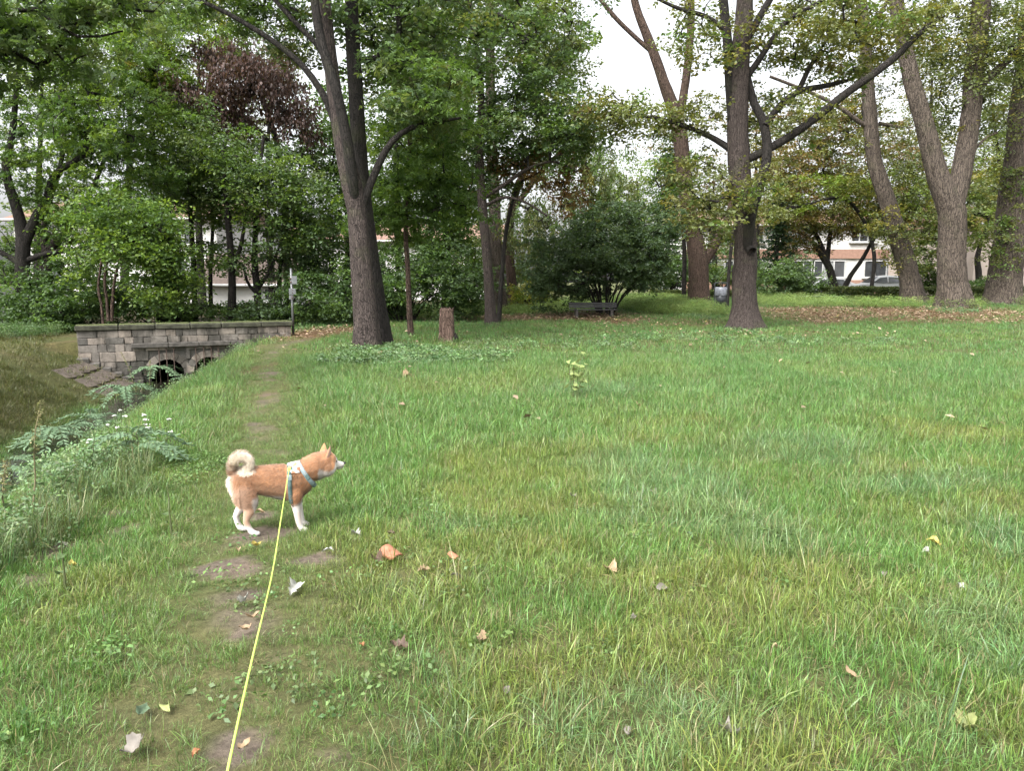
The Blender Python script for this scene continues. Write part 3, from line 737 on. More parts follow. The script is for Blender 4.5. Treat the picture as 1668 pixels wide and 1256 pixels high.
tree('oak_tree', 'thin slanting trunk between the litter bin and the big oak', 31.5,
     [[(1184, 487, 7), (1187, 450, 6), (1190, 415, 6), (1196, 370, 5), (1210, 330, 4)]], [(1240, 330, 2, 40, 30, 1, 26)], oakl, BARK_DARK, seed=33, flare=.1)
tree('cherry_tree', 'small autumn tree with several slanting stems before the flats', 46,
     [[(1363, 468, 16), (1352, 440, 13), (1340, 418, 11), (1325, 396, 8), (1305, 380, 6), (1280, 370, 4)],
      [(1350, 430, 9), (1338, 400, 8), (1322, 365, 7), (1315, 330, 5)],
      [(1348, 425, 8), (1351, 390, 8), (1356, 350, 6), (1362, 310, 4)],
      [(1376, 468, 10), (1386, 448, 8), (1404, 423, 7), (1420, 395, 6), (1436, 371, 4)]],
     [(1330, 290, 0, 85, 60, 2.5, 150), (1400, 250, .5, 75, 75, 2.5, 140), (1460, 350, .5, 40, 40, 2, 60), (1480, 250, 1, 40, 60, 2, 50), (1290, 240, 1, 65, 60, 2, 100), (1360, 200, 1, 85, 50, 2.5, 110), (1420, 330, 0, 55, 40, 2, 90), (1290, 345, 0, 50, 30, 1.5, 60), (1350, 360, 0, 80, 22, 1.4, 90), (1300, 400, .5, 40, 20, 1.4, 34)],
     autumn, BARK_DARK, seed=35, flare=.2)
tree('oak_tree', 'low dark bough with yellow green leaves hanging before the flats', 42,
     [[(1418, 470, 7), (1424, 420, 7), (1412, 370, 6), (1390, 335, 6), (1368, 321, 6), (1320, 332, 6), (1272, 341, 5)]],
     [(1340, 310, -.5, 80, 24, 1.4, 50), (1400, 310, -.5, 50, 28, 1.4, 36), (1280, 345, 0, 30, 20, 1, 14)],
     oakl | dict(size=.15, rad=(.5, .5, .25), pal=[(4, LI), (3, OL), (2, YE)]), BARK_DARK, seed=36, flare=.1)
tree('plum_tree', 'small tree with dark trunk right of the forked poplar', 44,
     [[(1595, 475, 12), (1594, 445, 11), (1592, 420, 10), (1600, 390, 6), (1610, 360, 4)]],
     [(1590, 360, 0, 45, 45, 1.8, 90), (1545, 340, 1, 60, 45, 2, 80), (1500, 380, 0, 45, 50, 1.8, 90), (1600, 290, 2, 45, 50, 2, 70), (1470, 300, 1, 40, 60, 2, 60)],
     poplar | dict(size=.15, pal=[(4, PG), (3, OL), (2, LI), (1, YE)]), BARK_DARK, seed=37, flare=.15)
def spruce_tree(label, d, px, base, top, w, seed):
    b = P(px, base, d); b[2] = float(H(b[0], b[1])) - .05; t = P(px, top, d); hgt = t[2] - b[2]
    r = np.random.default_rng(seed); root = link('spruce_tree', None, loc=b); tag(root, label, 'tree')
    v, f = tube(np.array([[0, 0, 0], [0, 0, hgt*.5], [0, 0, hgt]]), np.array([.16, .1, .02]), 10)
    link('trunk', np_mesh('trunk', v, f, BARK_DARK, None, True), root)
    cs = []; V = []; Fs = []; o = 0
    for k in range(int(hgt/.32)):
        z = .9 + k*.32
        if z > hgt: break
        R = (w*d/F_PX)*(1 - z/hgt)*.95 + .12
        for j in range(7):
            a = r.uniform(0, 6.28); L = R*r.uniform(.75, 1.1); e = np.array([math.cos(a)*L, math.sin(a)*L, z - .32*L + .1])
            vv, ff = tube(np.array([[0, 0, z], e*[.55, .55, 0] + [0, 0, z - .05*L], e]), np.array([.02, .014, .004]), 5); V.append(vv); Fs.append(ff + o); o += len(vv)
            for q in np.linspace(.35, 1, max(2, int(L/.4))): cs.append(np.array([e[0]*q, e[1]*q, z - .32*L*q*q + .05]))
    tag(link('branches', np_mesh('branches', np.concatenate(V), np.concatenate(Fs), BARK_DARK, None, True), root), kind='stuff')
    v, f, c = leaf_cloud(np.array(cs), 26, (.34, .34, .13), .15, spruce['pal'], droop=.9, seed=seed)
    tag(link('crown', np_mesh('crown', v, f, LEAF, c), root), kind='stuff')
spruce_tree('dark spruce seen just right of the big oak trunk', 44, 1262, 470, 300, 34, 41)
spruce_tree('dark spruce behind the brown rough forked trunk', 48, 1086, 470, 235, 42, 42)

# left half: trees round the bridge and behind it
tree('maple_tree', 'dark thick trunk at the far left edge with spreading limbs', 22.5,
     [[(36, 525, 26), (37, 480, 23), (37, 430, 22), (38, 395, 22), (30, 350, 17), (14, 300, 14), (10, 270, 12), (20, 220, 10), (30, 100, 7)],
      [(38, 400, 18), (60, 350, 14), (76, 325, 13), (88, 287, 11), (120, 262, 9), (153, 245, 7)],
      [(40, 425, 11), (80, 412, 9), (130, 405, 6), (170, 395, 4)],
      [(34, 430, 12), (10, 415, 10), (-20, 400, 8)]],
     [(60, 230, 0, 100, 70, 2, 70), (150, 200, 0, 90, 60, 2, 60), (20, 130, 0, 80, 70, 2, 50), (30, 340, .5, 60, 60, 1.5, 36), (130, 330, .4, 70, 60, 1.6, 40), (200, 270, .5, 60, 60, 1.6, 44), (140, 120, 0, 90, 60, 2, 50), (10, 430, 1, 40, 40, 1, 24)],
     maple | dict(pal=[(5, MD), (4, DK), (1.6, LI)]), BARK_DARK, seed=51)
tree('maple_tree', 'greyish trunk with a limb bent right beside the dark left one', 23.5,
     [[(75, 525, 24), (75, 470, 22), (76, 415, 20), (84, 400, 17), (96, 390, 13), (112, 372, 10), (140, 330, 8), (170, 260, 6)],
      [(76, 420, 14), (72, 380, 12), (80, 330, 10), (100, 260, 8), (110, 160, 6)]],
     [(150, 380, 0, 60, 40, 1.5, 60), (110, 440, 1, 50, 40, 1.2, 36), (220, 360, -.2, 50, 50, 1.4, 60), (110, 60, 0, 120, 60, 2.2, 66), (230, 190, .4, 60, 50, 1.6, 40)],
     maple, BARK_GREY, seed=52)
tree('maple_tree', 'bright lime green maple crown high above the bridge', 27,
     [[(262, 520, 16), (260, 450, 14), (256, 350, 12), (250, 250, 10), (245, 150, 8), (240, 40, 6)]],
     [(240, 100, -.5, 50, 70, 1.6, 110), (230, 30, 0, 70, 50, 2, 70), (262, 165, 0, 30, 50, 1.2, 40), (330, 60, .5, 50, 50, 1.6, 50)], maple_lime, BARK_DARK, seed=53)
tree('hornbeam_tree', 'three thin pale stems growing behind the bridge parapet', 20.5,
     [[(168, 523, 5.5), (165, 495, 5), (160, 470, 5), (163, 440, 4.5), (168, 410, 3)],
      [(177, 523, 6), (173, 480, 5.5), (170, 460, 5), (174, 430, 4), (180, 400, 3)],
      [(182, 523, 6), (184, 480, 5.5), (190, 440, 4.5), (204, 400, 3)]],
     [(215, 395, .2, 65, 40, 1.3, 100), (260, 430, .2, 40, 40, 1.2, 60), (190, 350, .4, 80, 40, 1.3, 90), (280, 470, .4, 26, 26, .8, 30), (150, 440, .8, 30, 30, .8, 20)],
     grove | dict(size=.10, pal=[(5, MD), (3, LI), (3, DK)]), BARK_BROWN, seed=54, flare=.05, min_join=1.2)
for i, (nm, lb, d, st, bl, lf) in enumerate([
    ('alder_tree', 'dark straight trunk left of centre behind the bridge', 26, [[(318, 516, 11), (316, 450, 10), (312, 380, 9), (308, 300, 7), (300, 200, 5)]],
     [(300, 300, 0, 60, 60, 1.8, 80), (290, 220, 0, 70, 60, 2, 90), (350, 330, .5, 40, 50, 1.2, 40), (335, 420, .6, 50, 30, 1.2, 26)], grove),
    ('alder_tree', 'thicker black trunk standing behind the middle of the bridge', 25, [[(376, 520, 16), (378, 465, 14), (375, 400, 12), (368, 320, 10), (362, 230, 7)],
     [(378, 440, 8), (392, 400, 7), (402, 340, 5)]], [(350, 260, 0, 60, 50, 1.8, 80), (400, 300, .3, 50, 50, 1.5, 60), (340, 300, .6, 40, 30, 1, 24), (400, 420, .8, 40, 26, 1.2, 24)], grove),
    ('alder_tree', 'black trunk with an oblique side limb left of the signpost', 25.5, [[(419, 520, 14), (419, 480, 13), (415, 430, 11), (416, 382, 9), (420, 300, 7), (430, 220, 5)],
     [(420, 470, 7), (434, 450, 6), (448, 420, 5), (462, 380, 4)], [(418, 478, 6), (404, 462, 5), (396, 430, 4)]],
     [(440, 320, 0, 60, 50, 1.6, 70), (470, 380, .2, 50, 40, 1.4, 60), (500, 320, .6, 50, 60, 1.5, 60)], grove),
    ('alder_tree', 'thin trunk just behind the grey signpost', 27, [[(456, 518, 9), (455, 460, 8), (462, 400, 7), (480, 330, 5), (492, 250, 4)]],
     [(500, 400, 0, 45, 50, 1.5, 60), (480, 270, 1, 60, 50, 2, 60), (530, 450, .3, 40, 40, 1.3, 50)], grove | dict(pal=[(5, BG), (3, MD), (2, PG)])),
    ('alder_tree', 'thin dark trunk behind the left part of the bridge', 28, [[(290, 518, 8), (286, 460, 7), (280, 390, 6), (272, 300, 5)]],
     [(270, 300, 0, 60, 60, 1.6, 70), (240, 400, .5, 40, 40, 1.2, 40), (300, 450, .8, 36, 26, 1, 24)], grove),
    ('alder_tree', 'slender trunk between the two black trunks behind the bridge', 29, [[(344, 516, 8), (343, 450, 7), (346, 380, 6), (350, 280, 5)]],
     [(350, 220, 0, 70, 60, 2, 70), (300, 300, .5, 40, 30, 1, 20)], grove | dict(pal=[(4, PG), (3, MD), (3, LI)])),
    ]):
    tree(nm, lb, d, st, bl, lf, BARK_DARK, seed=60 + i, flare=.15, group='trees in the grove behind the bridge')
tree('copper_beech', 'tree with drooping dark reddish brown foliage above the grove', 29,
     [[(470, 515, 15), (468, 430, 13), (462, 330, 11), (450, 230, 9), (420, 140, 7), (400, 70, 5)], [(455, 250, 7), (400, 190, 6), (340, 150, 4), (300, 140, 3)]],
     [(400, 130, -2, 60, 38, 1.6, 52), (325, 158, -2, 44, 20, 1.4, 30), (450, 160, -2, 50, 36, 1.6, 44), (365, 185, -2, 40, 18, 1.2, 22), (420, 90, -2, 60, 22, 1.4, 24), (480, 215, -1.5, 30, 26, 1.2, 16), (345, 95, -1.5, 24, 20, 1, 10)],
     copper, BARK_DARK, seed=71)
tree('maple_tree', 'near maple bough hanging into the top left corner', 9.5,
     [[(-560, 840, 60), (-540, 500, 52), (-480, 200, 40), (-400, -60, 30)], [(-470, 160, 22), (-300, 60, 17), (-120, 20, 12), (60, 15, 9), (170, 12, 7), (250, 18, 4)],
      [(60, 15, 6), (130, 60, 5), (200, 50, 3)]],
     [(60, 15, 0, 120, 36, .8, 44), (-60, 60, 0, 120, 60, 1, 40), (190, 0, 0, 90, 28, .7, 26), (60, 80, .3, 70, 30, .6, 16), (-10, 130, 0, 40, 40, .6, 10), (-400, -150, 0, 300, 150, 2.5, 50)],
     maple | dict(n=26, rad=(.36, .36, .16), size=.10, pal=[(5, (.1, .15, .08)), (4, MD), (3, PG)]), BARK_DARK, seed=73, ground=True, flare=.2)

# further trees that close the view, one generic skeleton each
def back_tree(label, d, px, base, top, w, leaf, seed, group, n=150, name='park_tree', low=.3):
    r = np.random.default_rng(seed); mid = (base + top)/2
    st = [[(px, base, 14*30/d + 4), (px + r.normal(0, 6), base - (base - top)*.4, 9*30/d + 3), (px + r.normal(0, 12), base - (base - top)*.85, 3)]]
    bl = []; hh = base - top
    for k in range(7):
        t = low + (1 - low)*(k + .5)/7; ww = w*(1 - abs(t - .6)*1.1)
        bl.append((px + r.normal(0, w*.28), base - hh*t, r.normal(0, 1.2), ww*.6, hh*.13, w*.55*d/F_PX, n//7))
    tree(name, label, d, st, bl, leaf, BARK_DARK, group, seed=seed, flare=.2, sides=12)
grp = 'trees closing the view behind the park'
GR2 = grove | dict(size=.16, rad=(.9, .9, .5), n=56); DK2 = dark | dict(size=.16, rad=(.9, .9, .5), n=58); PA2 = pale
back_tree('pale green tree far behind at the left edge', 36, 60, 500, 30, 110, GR2 | dict(pal=[(4, PL), (3, LI), (2, MD)]), 81, grp, 110)
back_tree('tall green tree far behind the lime maple', 38, 200, 500, -30, 110, GR2, 82, grp, 120, low=.45)
back_tree('pale tall tree behind the copper beech', 40, 330, 500, -20, 110, PA2 | dict(pal=[(4, PG), (3, PL), (2, OL)]), 83, grp, 125, low=.5)
back_tree('pale olive tree right behind the copper beech', 42, 445, 500, 60, 90, PA2 | dict(pal=[(4, PL), (3, PG), (2, OL)]), 84, grp, 110, low=.5)
back_tree('dark green tree behind the thick forked trunk', 30, 560, 510, 150, 80, DK2, 85, grp, 140)
back_tree('dark tree in the gap right of the thick forked trunk', 32, 655, 510, -40, 110, DK2 | dict(pal=[(4, MD), (3, DK), (2, OL)]), 86, grp, 130)
back_tree('dark green tree behind the stump', 31, 725, 510, 200, 80, DK2, 87, grp, 150)
back_tree('bright green tree behind the lilac bush', 52, 1045, 475, 265, 60, PA2 | dict(pal=[(5, LI), (3, PL)]), 88, grp, 110)
back_tree('pale green tree left of the bright one behind the bench', 50, 990, 475, 260, 50, PA2 | dict(pal=[(5, LI), (3, PG)]), 92, grp, 80)
back_tree('olive autumn tree behind the spruce right of the oak', 56, 1235, 470, 170, 70, autumn | dict(size=.2, rad=(.8, .8, .5)), 89, grp, 90)
back_tree('thin pale poplar between the two ridged trunks at right', 50, 1622, 470, 120, 44, PA2, 90, grp, 170)
back_tree('thin pale tree behind the V of the forked poplar', 58, 1510, 470, 60, 70, PA2 | dict(pal=[(4, PG), (3, OL), (2, YE)]), 91, grp, 190)
back_tree('leafy olive tree screening the flats left of the oak trunk', 55, 1165, 468, 270, 50, PA2 | dict(pal=[(4, OL), (3, PG), (2, BR)]), 95, grp, 90, low=.35)
back_tree('small orange tinted tree low behind the forked poplar', 54, 1570, 470, 260, 40, autumn | dict(size=.2), 93, grp, 50)
back_tree('tall green tree closing the gap above the slim trunk', 44, 740, 500, -40, 110, PA2 | dict(pal=[(4, PG), (3, MD), (2, OL)]), 94, grp, 110)
# ------------------------------------------------------------------ stone bridge
def stone_mat(name, c1, c2, c3):
    m = bpy.data.materials.new(name); nt = NT(m)
    oi = nt.new('ObjectInfo'); tc = nt.new('TexCoord'); ge = nt.new('NewGeometry')
    base = ramp(nt, oi.outputs['Random'], [(0, c1), (.45, c2), (.8, c3), (1, c2)])
    n1 = nt.new('TexNoise', Scale=9.0, Detail=8.0, Roughness=.7); nt.link(ge.outputs['Position'], n1.inputs['Vector'])
    n2 = nt.new('TexNoise', Scale=1.6, Detail=6.0, Roughness=.65); nt.link(ge.outputs['Position'], n2.inputs['Vector'])
    v = ramp(nt, n1.outputs[0], [(.3, (.6, .6, .6)), (.7, (1.2, 1.2, 1.2))]); c = mix_rgb(nt, 1.0, base, v, 'MULTIPLY')
    mpz = nt.new('Mapping'); mpz.inputs['Scale'].default_value = (1.6, 1.6, .55); nt.link(ge.outputs['Position'], mpz.inputs[0]); nt.link(mpz.outputs[0], n2.inputs['Vector']); st = nt.new('MapRange'); st.inputs[1].default_value = .46; st.inputs[2].default_value = .62; st.inputs[4].default_value = .92; nt.link(n2.outputs[0], st.inputs[0])
    c = mix_rgb(nt, st.outputs[0], c, (.05, .047, .04))
    bp = nt.new('Bump', Strength=.8, Distance=.02); nt.link(n1.outputs[0], bp.inputs['Height'])
    b = nt.new('BsdfPrincipled', Roughness=.9); b.inputs['Specular IOR Level'].default_value = .2
    nt.link(c, b.inputs['Base Color']); nt.link(bp.outputs[0], b.inputs['Normal']); o = nt.new('OutputMaterial'); nt.link(b.outputs[0], o.inputs[0]); return m
STONE = stone_mat('sandstone', (.105, .098, .088), (.185, .166, .146), (.29, .245, .205))
MORTAR = simple_mat('mortar', (.085, .08, .07), .95, bump=.4, scale=20)
MOSSY = simple_mat('mossy_coping', (.05, .05, .034), .95, var=.5, scale=7, bump=.6)
MOSS = simple_mat('moss', (.062, .075, .02), .95, var=.4, scale=25, bump=.8)
RUST = simple_mat('rusty_iron', (.075, .05, .04), .8, scale=30)
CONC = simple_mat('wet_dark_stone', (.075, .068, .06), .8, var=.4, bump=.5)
CONC2 = simple_mat('worn_slab', (.085, .068, .055), .9, var=.3, bump=.6, scale=14)

br = link('stone_bridge', None, loc=(W0[0], W0[1], 0)); tag(br, 'low stone bridge with two dark arches over the stream', 'bridge')
br.rotation_euler = (0, 0, math.atan2(WDIR[1], WDIR[0]))        # local x along the wall, y away from the viewer
ZB = -1.25
def u_of(px):                                                    # wall coordinate of a photo column
    q = (px - PW/2)/F_PX
    return (q*W0[1] - W0[0])/(WDIR[0] - q*WDIR[1])
ARCH = [(u_of(270), -.83, .37), (u_of(338), -.80, .36)]
TH = .45
bm = bmesh.new()
def inside(u, z):
    for c, zc, r in ARCH:
        if (z < zc and abs(u - c) < r) or ((u - c)**2 + (z - zc)**2 < r*r): return True
    return False
# core with arch openings: columns of quads between boundaries
us = sorted(set(list(np.linspace(0, WLEN, 60)) + [c + s*r*math.cos(a) for c, _, r in ARCH for s in (1, -1) for a in np.linspace(0, math.pi/2, 12)]))
mb = MB()
for a, b in zip(us[:-1], us[1:]):
    if b - a < 1e-5: continue
    mid_ = (a + b)/2; lo = [ZB, ZB]
    for c, zc, r in ARCH:
        if abs(mid_ - c) < r: lo = [zc + math.sqrt(max(0, r*r - (a - c)**2)), zc + math.sqrt(max(0, r*r - (b - c)**2))]
    top = WTOP - .125
    mb.add([(a, .02, lo[0]), (b, .02, lo[1]), (b, .02, top), (a, .02, top), (a, TH, lo[0]), (b, TH, lo[1]), (b, TH, top), (a, TH, top)],
           [(0, 1, 2, 3), (5, 4, 7, 6), (0, 4, 5, 1), (3, 2, 6, 7)])
mb.add([(0, .02, ZB), (0, TH, ZB), (0, TH, WTOP-.125), (0, .02, WTOP-.125)], [(0, 1, 2, 3)])
mb.add([(WLEN, .02, ZB), (WLEN, TH, ZB), (WLEN, TH, WTOP-.125), (WLEN, .02, WTOP-.125)], [(0, 1, 2, 3)])
mb.build('wall_core', MORTAR, br)
# tunnels behind the arches and the covered deck
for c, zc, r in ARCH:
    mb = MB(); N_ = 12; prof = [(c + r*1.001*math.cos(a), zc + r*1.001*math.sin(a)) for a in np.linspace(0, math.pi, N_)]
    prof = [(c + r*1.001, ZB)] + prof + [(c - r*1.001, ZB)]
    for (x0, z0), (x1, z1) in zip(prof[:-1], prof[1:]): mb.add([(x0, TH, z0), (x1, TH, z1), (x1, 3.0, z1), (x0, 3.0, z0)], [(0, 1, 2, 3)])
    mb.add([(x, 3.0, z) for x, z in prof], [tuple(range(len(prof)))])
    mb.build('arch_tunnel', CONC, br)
mb = MB(); mb.box((WLEN/2, (TH + 4.6)/2 + .01, .0), (WLEN - .02, 4.6 - TH, .16)); mb.build('deck', CONC2, br)
# dressed stones, each its own part
unit = MB(); unit.box((0, 0, 0), (1, 1, 1), bev=.055); r_ = np.random.default_rng(5)
UNIT = []
for k in range(6):
    me = unit.mesh('stone', STONE)
    for v_ in me.vertices:
        v_.co.x += r_.normal(0, .03); v_.co.z += r_.normal(0, .035); v_.co.y += r_.normal(0, .05)
    UNIT.append(me)
def stone(u0, u1, z0, z1, dp=.0):
    o = link('stone', UNIT[r_.integers(0, 6)], br)
    g = .010; o.location = ((u0+u1)/2, .015 + dp, (z0+z1)/2); o.scale = (u1-u0-g, .09, z1-z0-g); return o
LEDGE = (u_of(212), u_of(386), -.165, -.055)
courses = [WTOP - .125]
while courses[-1] > ZB + .05: courses.append(courses[-1] - r_.uniform(.13, .235))
for k, (zt, zb) in enumerate(zip(courses[:-1], courses[1:])):
    u = 0.0
    while u < WLEN - .02:
        w = r_.uniform(.15, .30) if r_.uniform() < .5 else r_.uniform(.28, .52)
        if WLEN - u - w < .14: w = WLEN - u
        e = u + w; mid_ = ((u+e)/2, (zt+zb)/2)
        gnd = float(H(*(W0 + WDIR*mid_[0] - WNRM*.1)))
        segs = [(u, e)]
        for c, zc, r in ARCH:                     # keep clear of the arch rings
            R = r + .17; zz = zb if zb > zc else min(zt, zc)
            if zz - zc < R:
                hw = math.sqrt(max(0, R*R - max(0, zb - zc)**2)) if zb > zc else R
                out = []
                for a, b in segs:
                    if b <= c - hw or a >= c + hw: out.append((a, b)); continue
                    if a < c - hw: out.append((a, c - hw))
                    if b > c + hw: out.append((c + hw, b))
                segs = out
        for a, b in segs:
            if b - a > .05 and zt > gnd - .15: stone(a, b, zb, zt, r_.normal(0, .006))
        u = e
for c, zc, r in ARCH:                            # ring stones
    n = 9
    for k in range(n):
        a0, a1 = math.pi*k/n + .012, math.pi*(k+1)/n - .012; R = r + .165*r_.uniform(.92, 1.02)
        mb = MB(); q = [(c + r*math.cos(a0), zc + r*math.sin(a0)), (c + R*math.cos(a0), zc + R*math.sin(a0)), (c + R*math.cos((a0+a1)/2), zc + R*math.sin((a0+a1)/2)), (c + R*math.cos(a1), zc + R*math.sin(a1)), (c + r*math.cos(a1), zc + r*math.sin(a1))]
        mb.prism(q, -.035 + r_.normal(0, .004), .05); mb.build('arch_stone', STONE, br)
u = -.04
while u < WLEN + .02:                            # coping slabs with moss on top
    w = min(r_.uniform(.7, 1.0), WLEN + .04 - u)
    if w < .1: break
    mb = MB(); mb.box((u + w/2, TH/2 - .02, WTOP - .062), (w - .012, TH + .12, .122), bev=.018); co = mb.build('coping_stone', MOSSY, br)
    mv = MB(); nn_ = 8
    gxm = np.linspace(u + .02, u + w - .02, nn_); gym = np.linspace(-.06, TH + .02, 6)
    vs = [(x, y, WTOP + .002 + .018*r_.uniform(.1, 1)*(0 < j < 5)) for j, y in enumerate(gym) for x in gxm]
    fs = [(j*nn_+i, j*nn_+i+1, (j+1)*nn_+i+1, (j+1)*nn_+i) for j in range(5) for i in range(nn_-1)]
    mv.add(vs, fs); link('moss', mv.mesh('moss', MOSS, True), co)
    u += w
u = LEDGE[0]
while u < LEDGE[1] - .05:
    w = min(r_.uniform(.55, .9), LEDGE[1] - u); mb = MB(); mb.box((u + w/2, -.055, (LEDGE[2]+LEDGE[3])/2), (w - .01, .15, LEDGE[3]-LEDGE[2]), bev=.012); mb.build('ledge_stone', CONC, br); u += w
for px in (257, 269, 281, 317, 330, 342, 354):   # rusty bars before the arches
    u = u_of(px); mb = MB(); mb.tube([(u, -.075, -1.15), (u, -.075, LEDGE[2])], [.011, .011], 6); mb.build('iron_bar', RUST, br)

# stepped dark edging down the left bank and worn slabs beside it
def wall_pt(u, off): return W0 + WDIR*u - WNRM*off
ed = link('bank_edging', None, loc=(0, 0, 0)); tag(ed, 'dark stone steps running down the bank left of the bridge', 'edging')
for k, u in enumerate(np.linspace(.1, 1.2, 6)):
    q = wall_pt(u, .22); z = float(H(q[0], q[1])); mb = MB(); mb.box((q[0], q[1], z - .02), (.26, .26, .18), Matrix.Rotation(math.atan2(WDIR[1], WDIR[0]) + r_.normal(0, .08), 3, 'Z'), bev=.02); mb.build('edging_stone', CONC, ed)
pv = link('bank_paving', None, loc=(0, 0, 0)); tag(pv, 'worn grey slabs paving the left bank beside the stream', 'paving')
c0 = G(150, 612)
for i in range(3):
    for j in range(5):
        y = c0[1] - .95 + j*.42 + (i % 2)*.12; sx = -.75 - .38*(i + .5); x = sx + (-6.5 - .214*(y - 10.8))
        z = float(H(x, y)); dzdx = float((H(x+.15, y) - H(x-.15, y))/.3)
        mb = MB(); mb.box((0, 0, 0), (.37, .40, .06), bev=.012); o = mb.build('slab', CONC2, pv, loc=(x, y, z - .012)); o.rotation_euler = (r_.normal(0, .02), -math.atan(dzdx), r_.normal(-.2, .04))

# ------------------------------------------------------------------ signpost, bench, bin
GALV = simple_mat('galvanised_steel', (.16, .165, .17), .5, .6, var=.2, scale=20)
GREYP = simple_mat('grey_sign_back', (.24, .25, .26), .5, .3, var=.15, scale=12)
b = G(478, 546); b[1] = max(b[1], 19.0)
sp = link('signpost', None, loc=(b[0], b[1], float(H(b[0], b[1])))); tag(sp, 'grey metal signpost with small plates at the bridge end', 'signpost')
mb = MB(); mb.tube([(0, 0, -.1), (0, 0, 1.72)], [.032, .030], 10); mb.build('post', GALV, sp, True)
for z, w, h, x in ((1.42, .13, .21, .09), (1.13, .17, .15, .03), (.98, .11, .11, .0)):
    mb = MB(); mb.box((x, -.05, z), (w, .02, h), Matrix.Rotation(.5, 3, 'Z'), bev=.004); pl = mb.build('sign_plate', GREYP, sp)
    mb = MB(); mb.box((0, -.02, z + h*.22), (.085, .085, .025)); mb.box((0, -.02, z - h*.22), (.085, .085, .025)); mb.build('clamp', RUST, pl)

WOOD = simple_mat('weathered_bench_wood', (.045, .044, .045), .75, var=.35, scale=14, bump=.3, stretch=(.15, 1, 1))
IRONP = simple_mat('bench_dark_support', (.05, .045, .04), .7, scale=10)
GREENP = simple_mat('green_painted_wood', (.11, .16, .09), .6, var=.25, scale=10, stretch=(.2, 1, 1))
def bench(label, px, py, width, wood, rz=0, back=True):
    b = G(px, py); root = link('park_bench', None, loc=b); root.rotation_euler = (0, 0, rz); root.scale = (1, 1, .68); tag(root, label, 'bench')
    for k in range(4): mb = MB(); mb.box((0, -.17 + k*.115, .42), (width, .098, .04), bev=.008); mb.build('seat_slat', wood, root)
    if back:
        for k in range(3):
            mb = MB(); mb.box((0, .27 + k*.022, .55 + k*.098), (width, .035, .088), Matrix.Rotation(-.2, 3, 'X'), bev=.008); mb.build('back_slat', wood, root)
    for s in (-1, 1):
        mb = MB(); x = s*width*.36
        mb.box((x, 0, .19), (.1, .42, .42), bev=.01); mb.build('leg', IRONP, root)
        if back: mb = MB(); mb.tube([(x, .22, .38), (x, .30, .56), (x, .345, .79)], [.022, .02, .018], 6); mb.build('back_support', IRONP, root)
    return root
bench('dark wooden park bench in front of the lilac bush', 967, 517, 1.78, WOOD, .04)
bench('pale green backless bench before the clipped hedge', 1332, 493, 1.7, GREENP, -.1, False)

b = G(1173, 508); bn = link('litter_bin', None, loc=b); bn.scale = (1.2, 1.2, 1.35); tag(bn, 'grey litter bin lined with a pale plastic bag between the trees', 'bin')
BINM = simple_mat('bin_steel', (.06, .065, .07), .5, .5); BAG = simple_mat('plastic_bag', (.20, .21, .24), .35, var=.4, scale=9, bump=.9)
for s in (-1, 1): mb = MB(); mb.tube([(s*.2, 0, -.05), (s*.2, 0, .82)], [.018, .018], 8); mb.build('post', BINM, bn)
mb = MB(); mb.tube([(-.2, 0, .82), (.2, 0, .82)], [.015, .015], 6); mb.build('top_rail', BINM, bn)
mb = MB(); mb.tube([(0, 0, .22), (0, 0, .24), (0, 0, .5)], [.12, .155, .17], 16); mb.build('basket', BINM, bn, True)
n_ = 24; pts = np.array([[0, 0, .46], [0, 0, .52], [0, 0, .60], [0, 0, .68], [0, 0, .70]]); v, f = tube(pts, np.array([.18, .2, .19, .185, .15]), n_, lambda a, L: 1 + .06*np.sin(a*7 + L*20) + .04*np.sin(a*11))
link('bag', np_mesh('bag', v, f, BAG, None, True), bn)

# broken tree stump
STW = bark_mat('stump_wood', (.075, .046, .036), (.25, .175, .138), .1, 30)
b = G(730, 556); st = link('tree_stump', None, loc=b); tag(st, 'broken reddish tree stump standing upright on the lawn', 'stump')
k = 26; pts = np.array([[.01*math.sin(t*5), 0, -.05 + .80*t] for t in np.linspace(0, 1, k)]); n_ = 28
rad = np.interp(np.linspace(0, 1, k), [0, .1, .4, 1], [.20, .175, .16, .165])
v, f = tube(pts, rad, n_, bark_disp(4, .22, 7, .25))
top = v[-n_:].copy(); zj = .05*np.abs(np.sin(np.arange(n_)*1.7)) + .03*np.sin(np.arange(n_)*.9); v[-n_:, 2] += zj - .02
cc = np.array([[0, 0, .68]]); v = np.concatenate([v, cc]); tri = np.array([[(k-1)*n_ + i, (k-1)*n_ + (i+1) % n_, len(v)-1] for i in range(n_)])
link('broken_trunk', np_mesh('broken_trunk', v, [f, tri], STW, None, False), st)
v, f = tube(np.array([[-.17, -.02, -.02], [-.16, -.02, .35], [-.15, -.01, .74], [-.15, 0, .79]]), np.array([.06, .05, .035, .01]), 9, bark_disp(8, .2, 4, 0)); link('splinter', np_mesh('splinter', v, f, STW), st)
v, f = tube(np.array([[.15, -.08, -.02], [.19, -.09, .10], [.17, -.08, .2]]), np.array([.07, .05, .02]), 9, bark_disp(8, .2, 4, 0)); link('bark_remnant', np_mesh('bark_remnant', v, f, BARK_DARK), st)
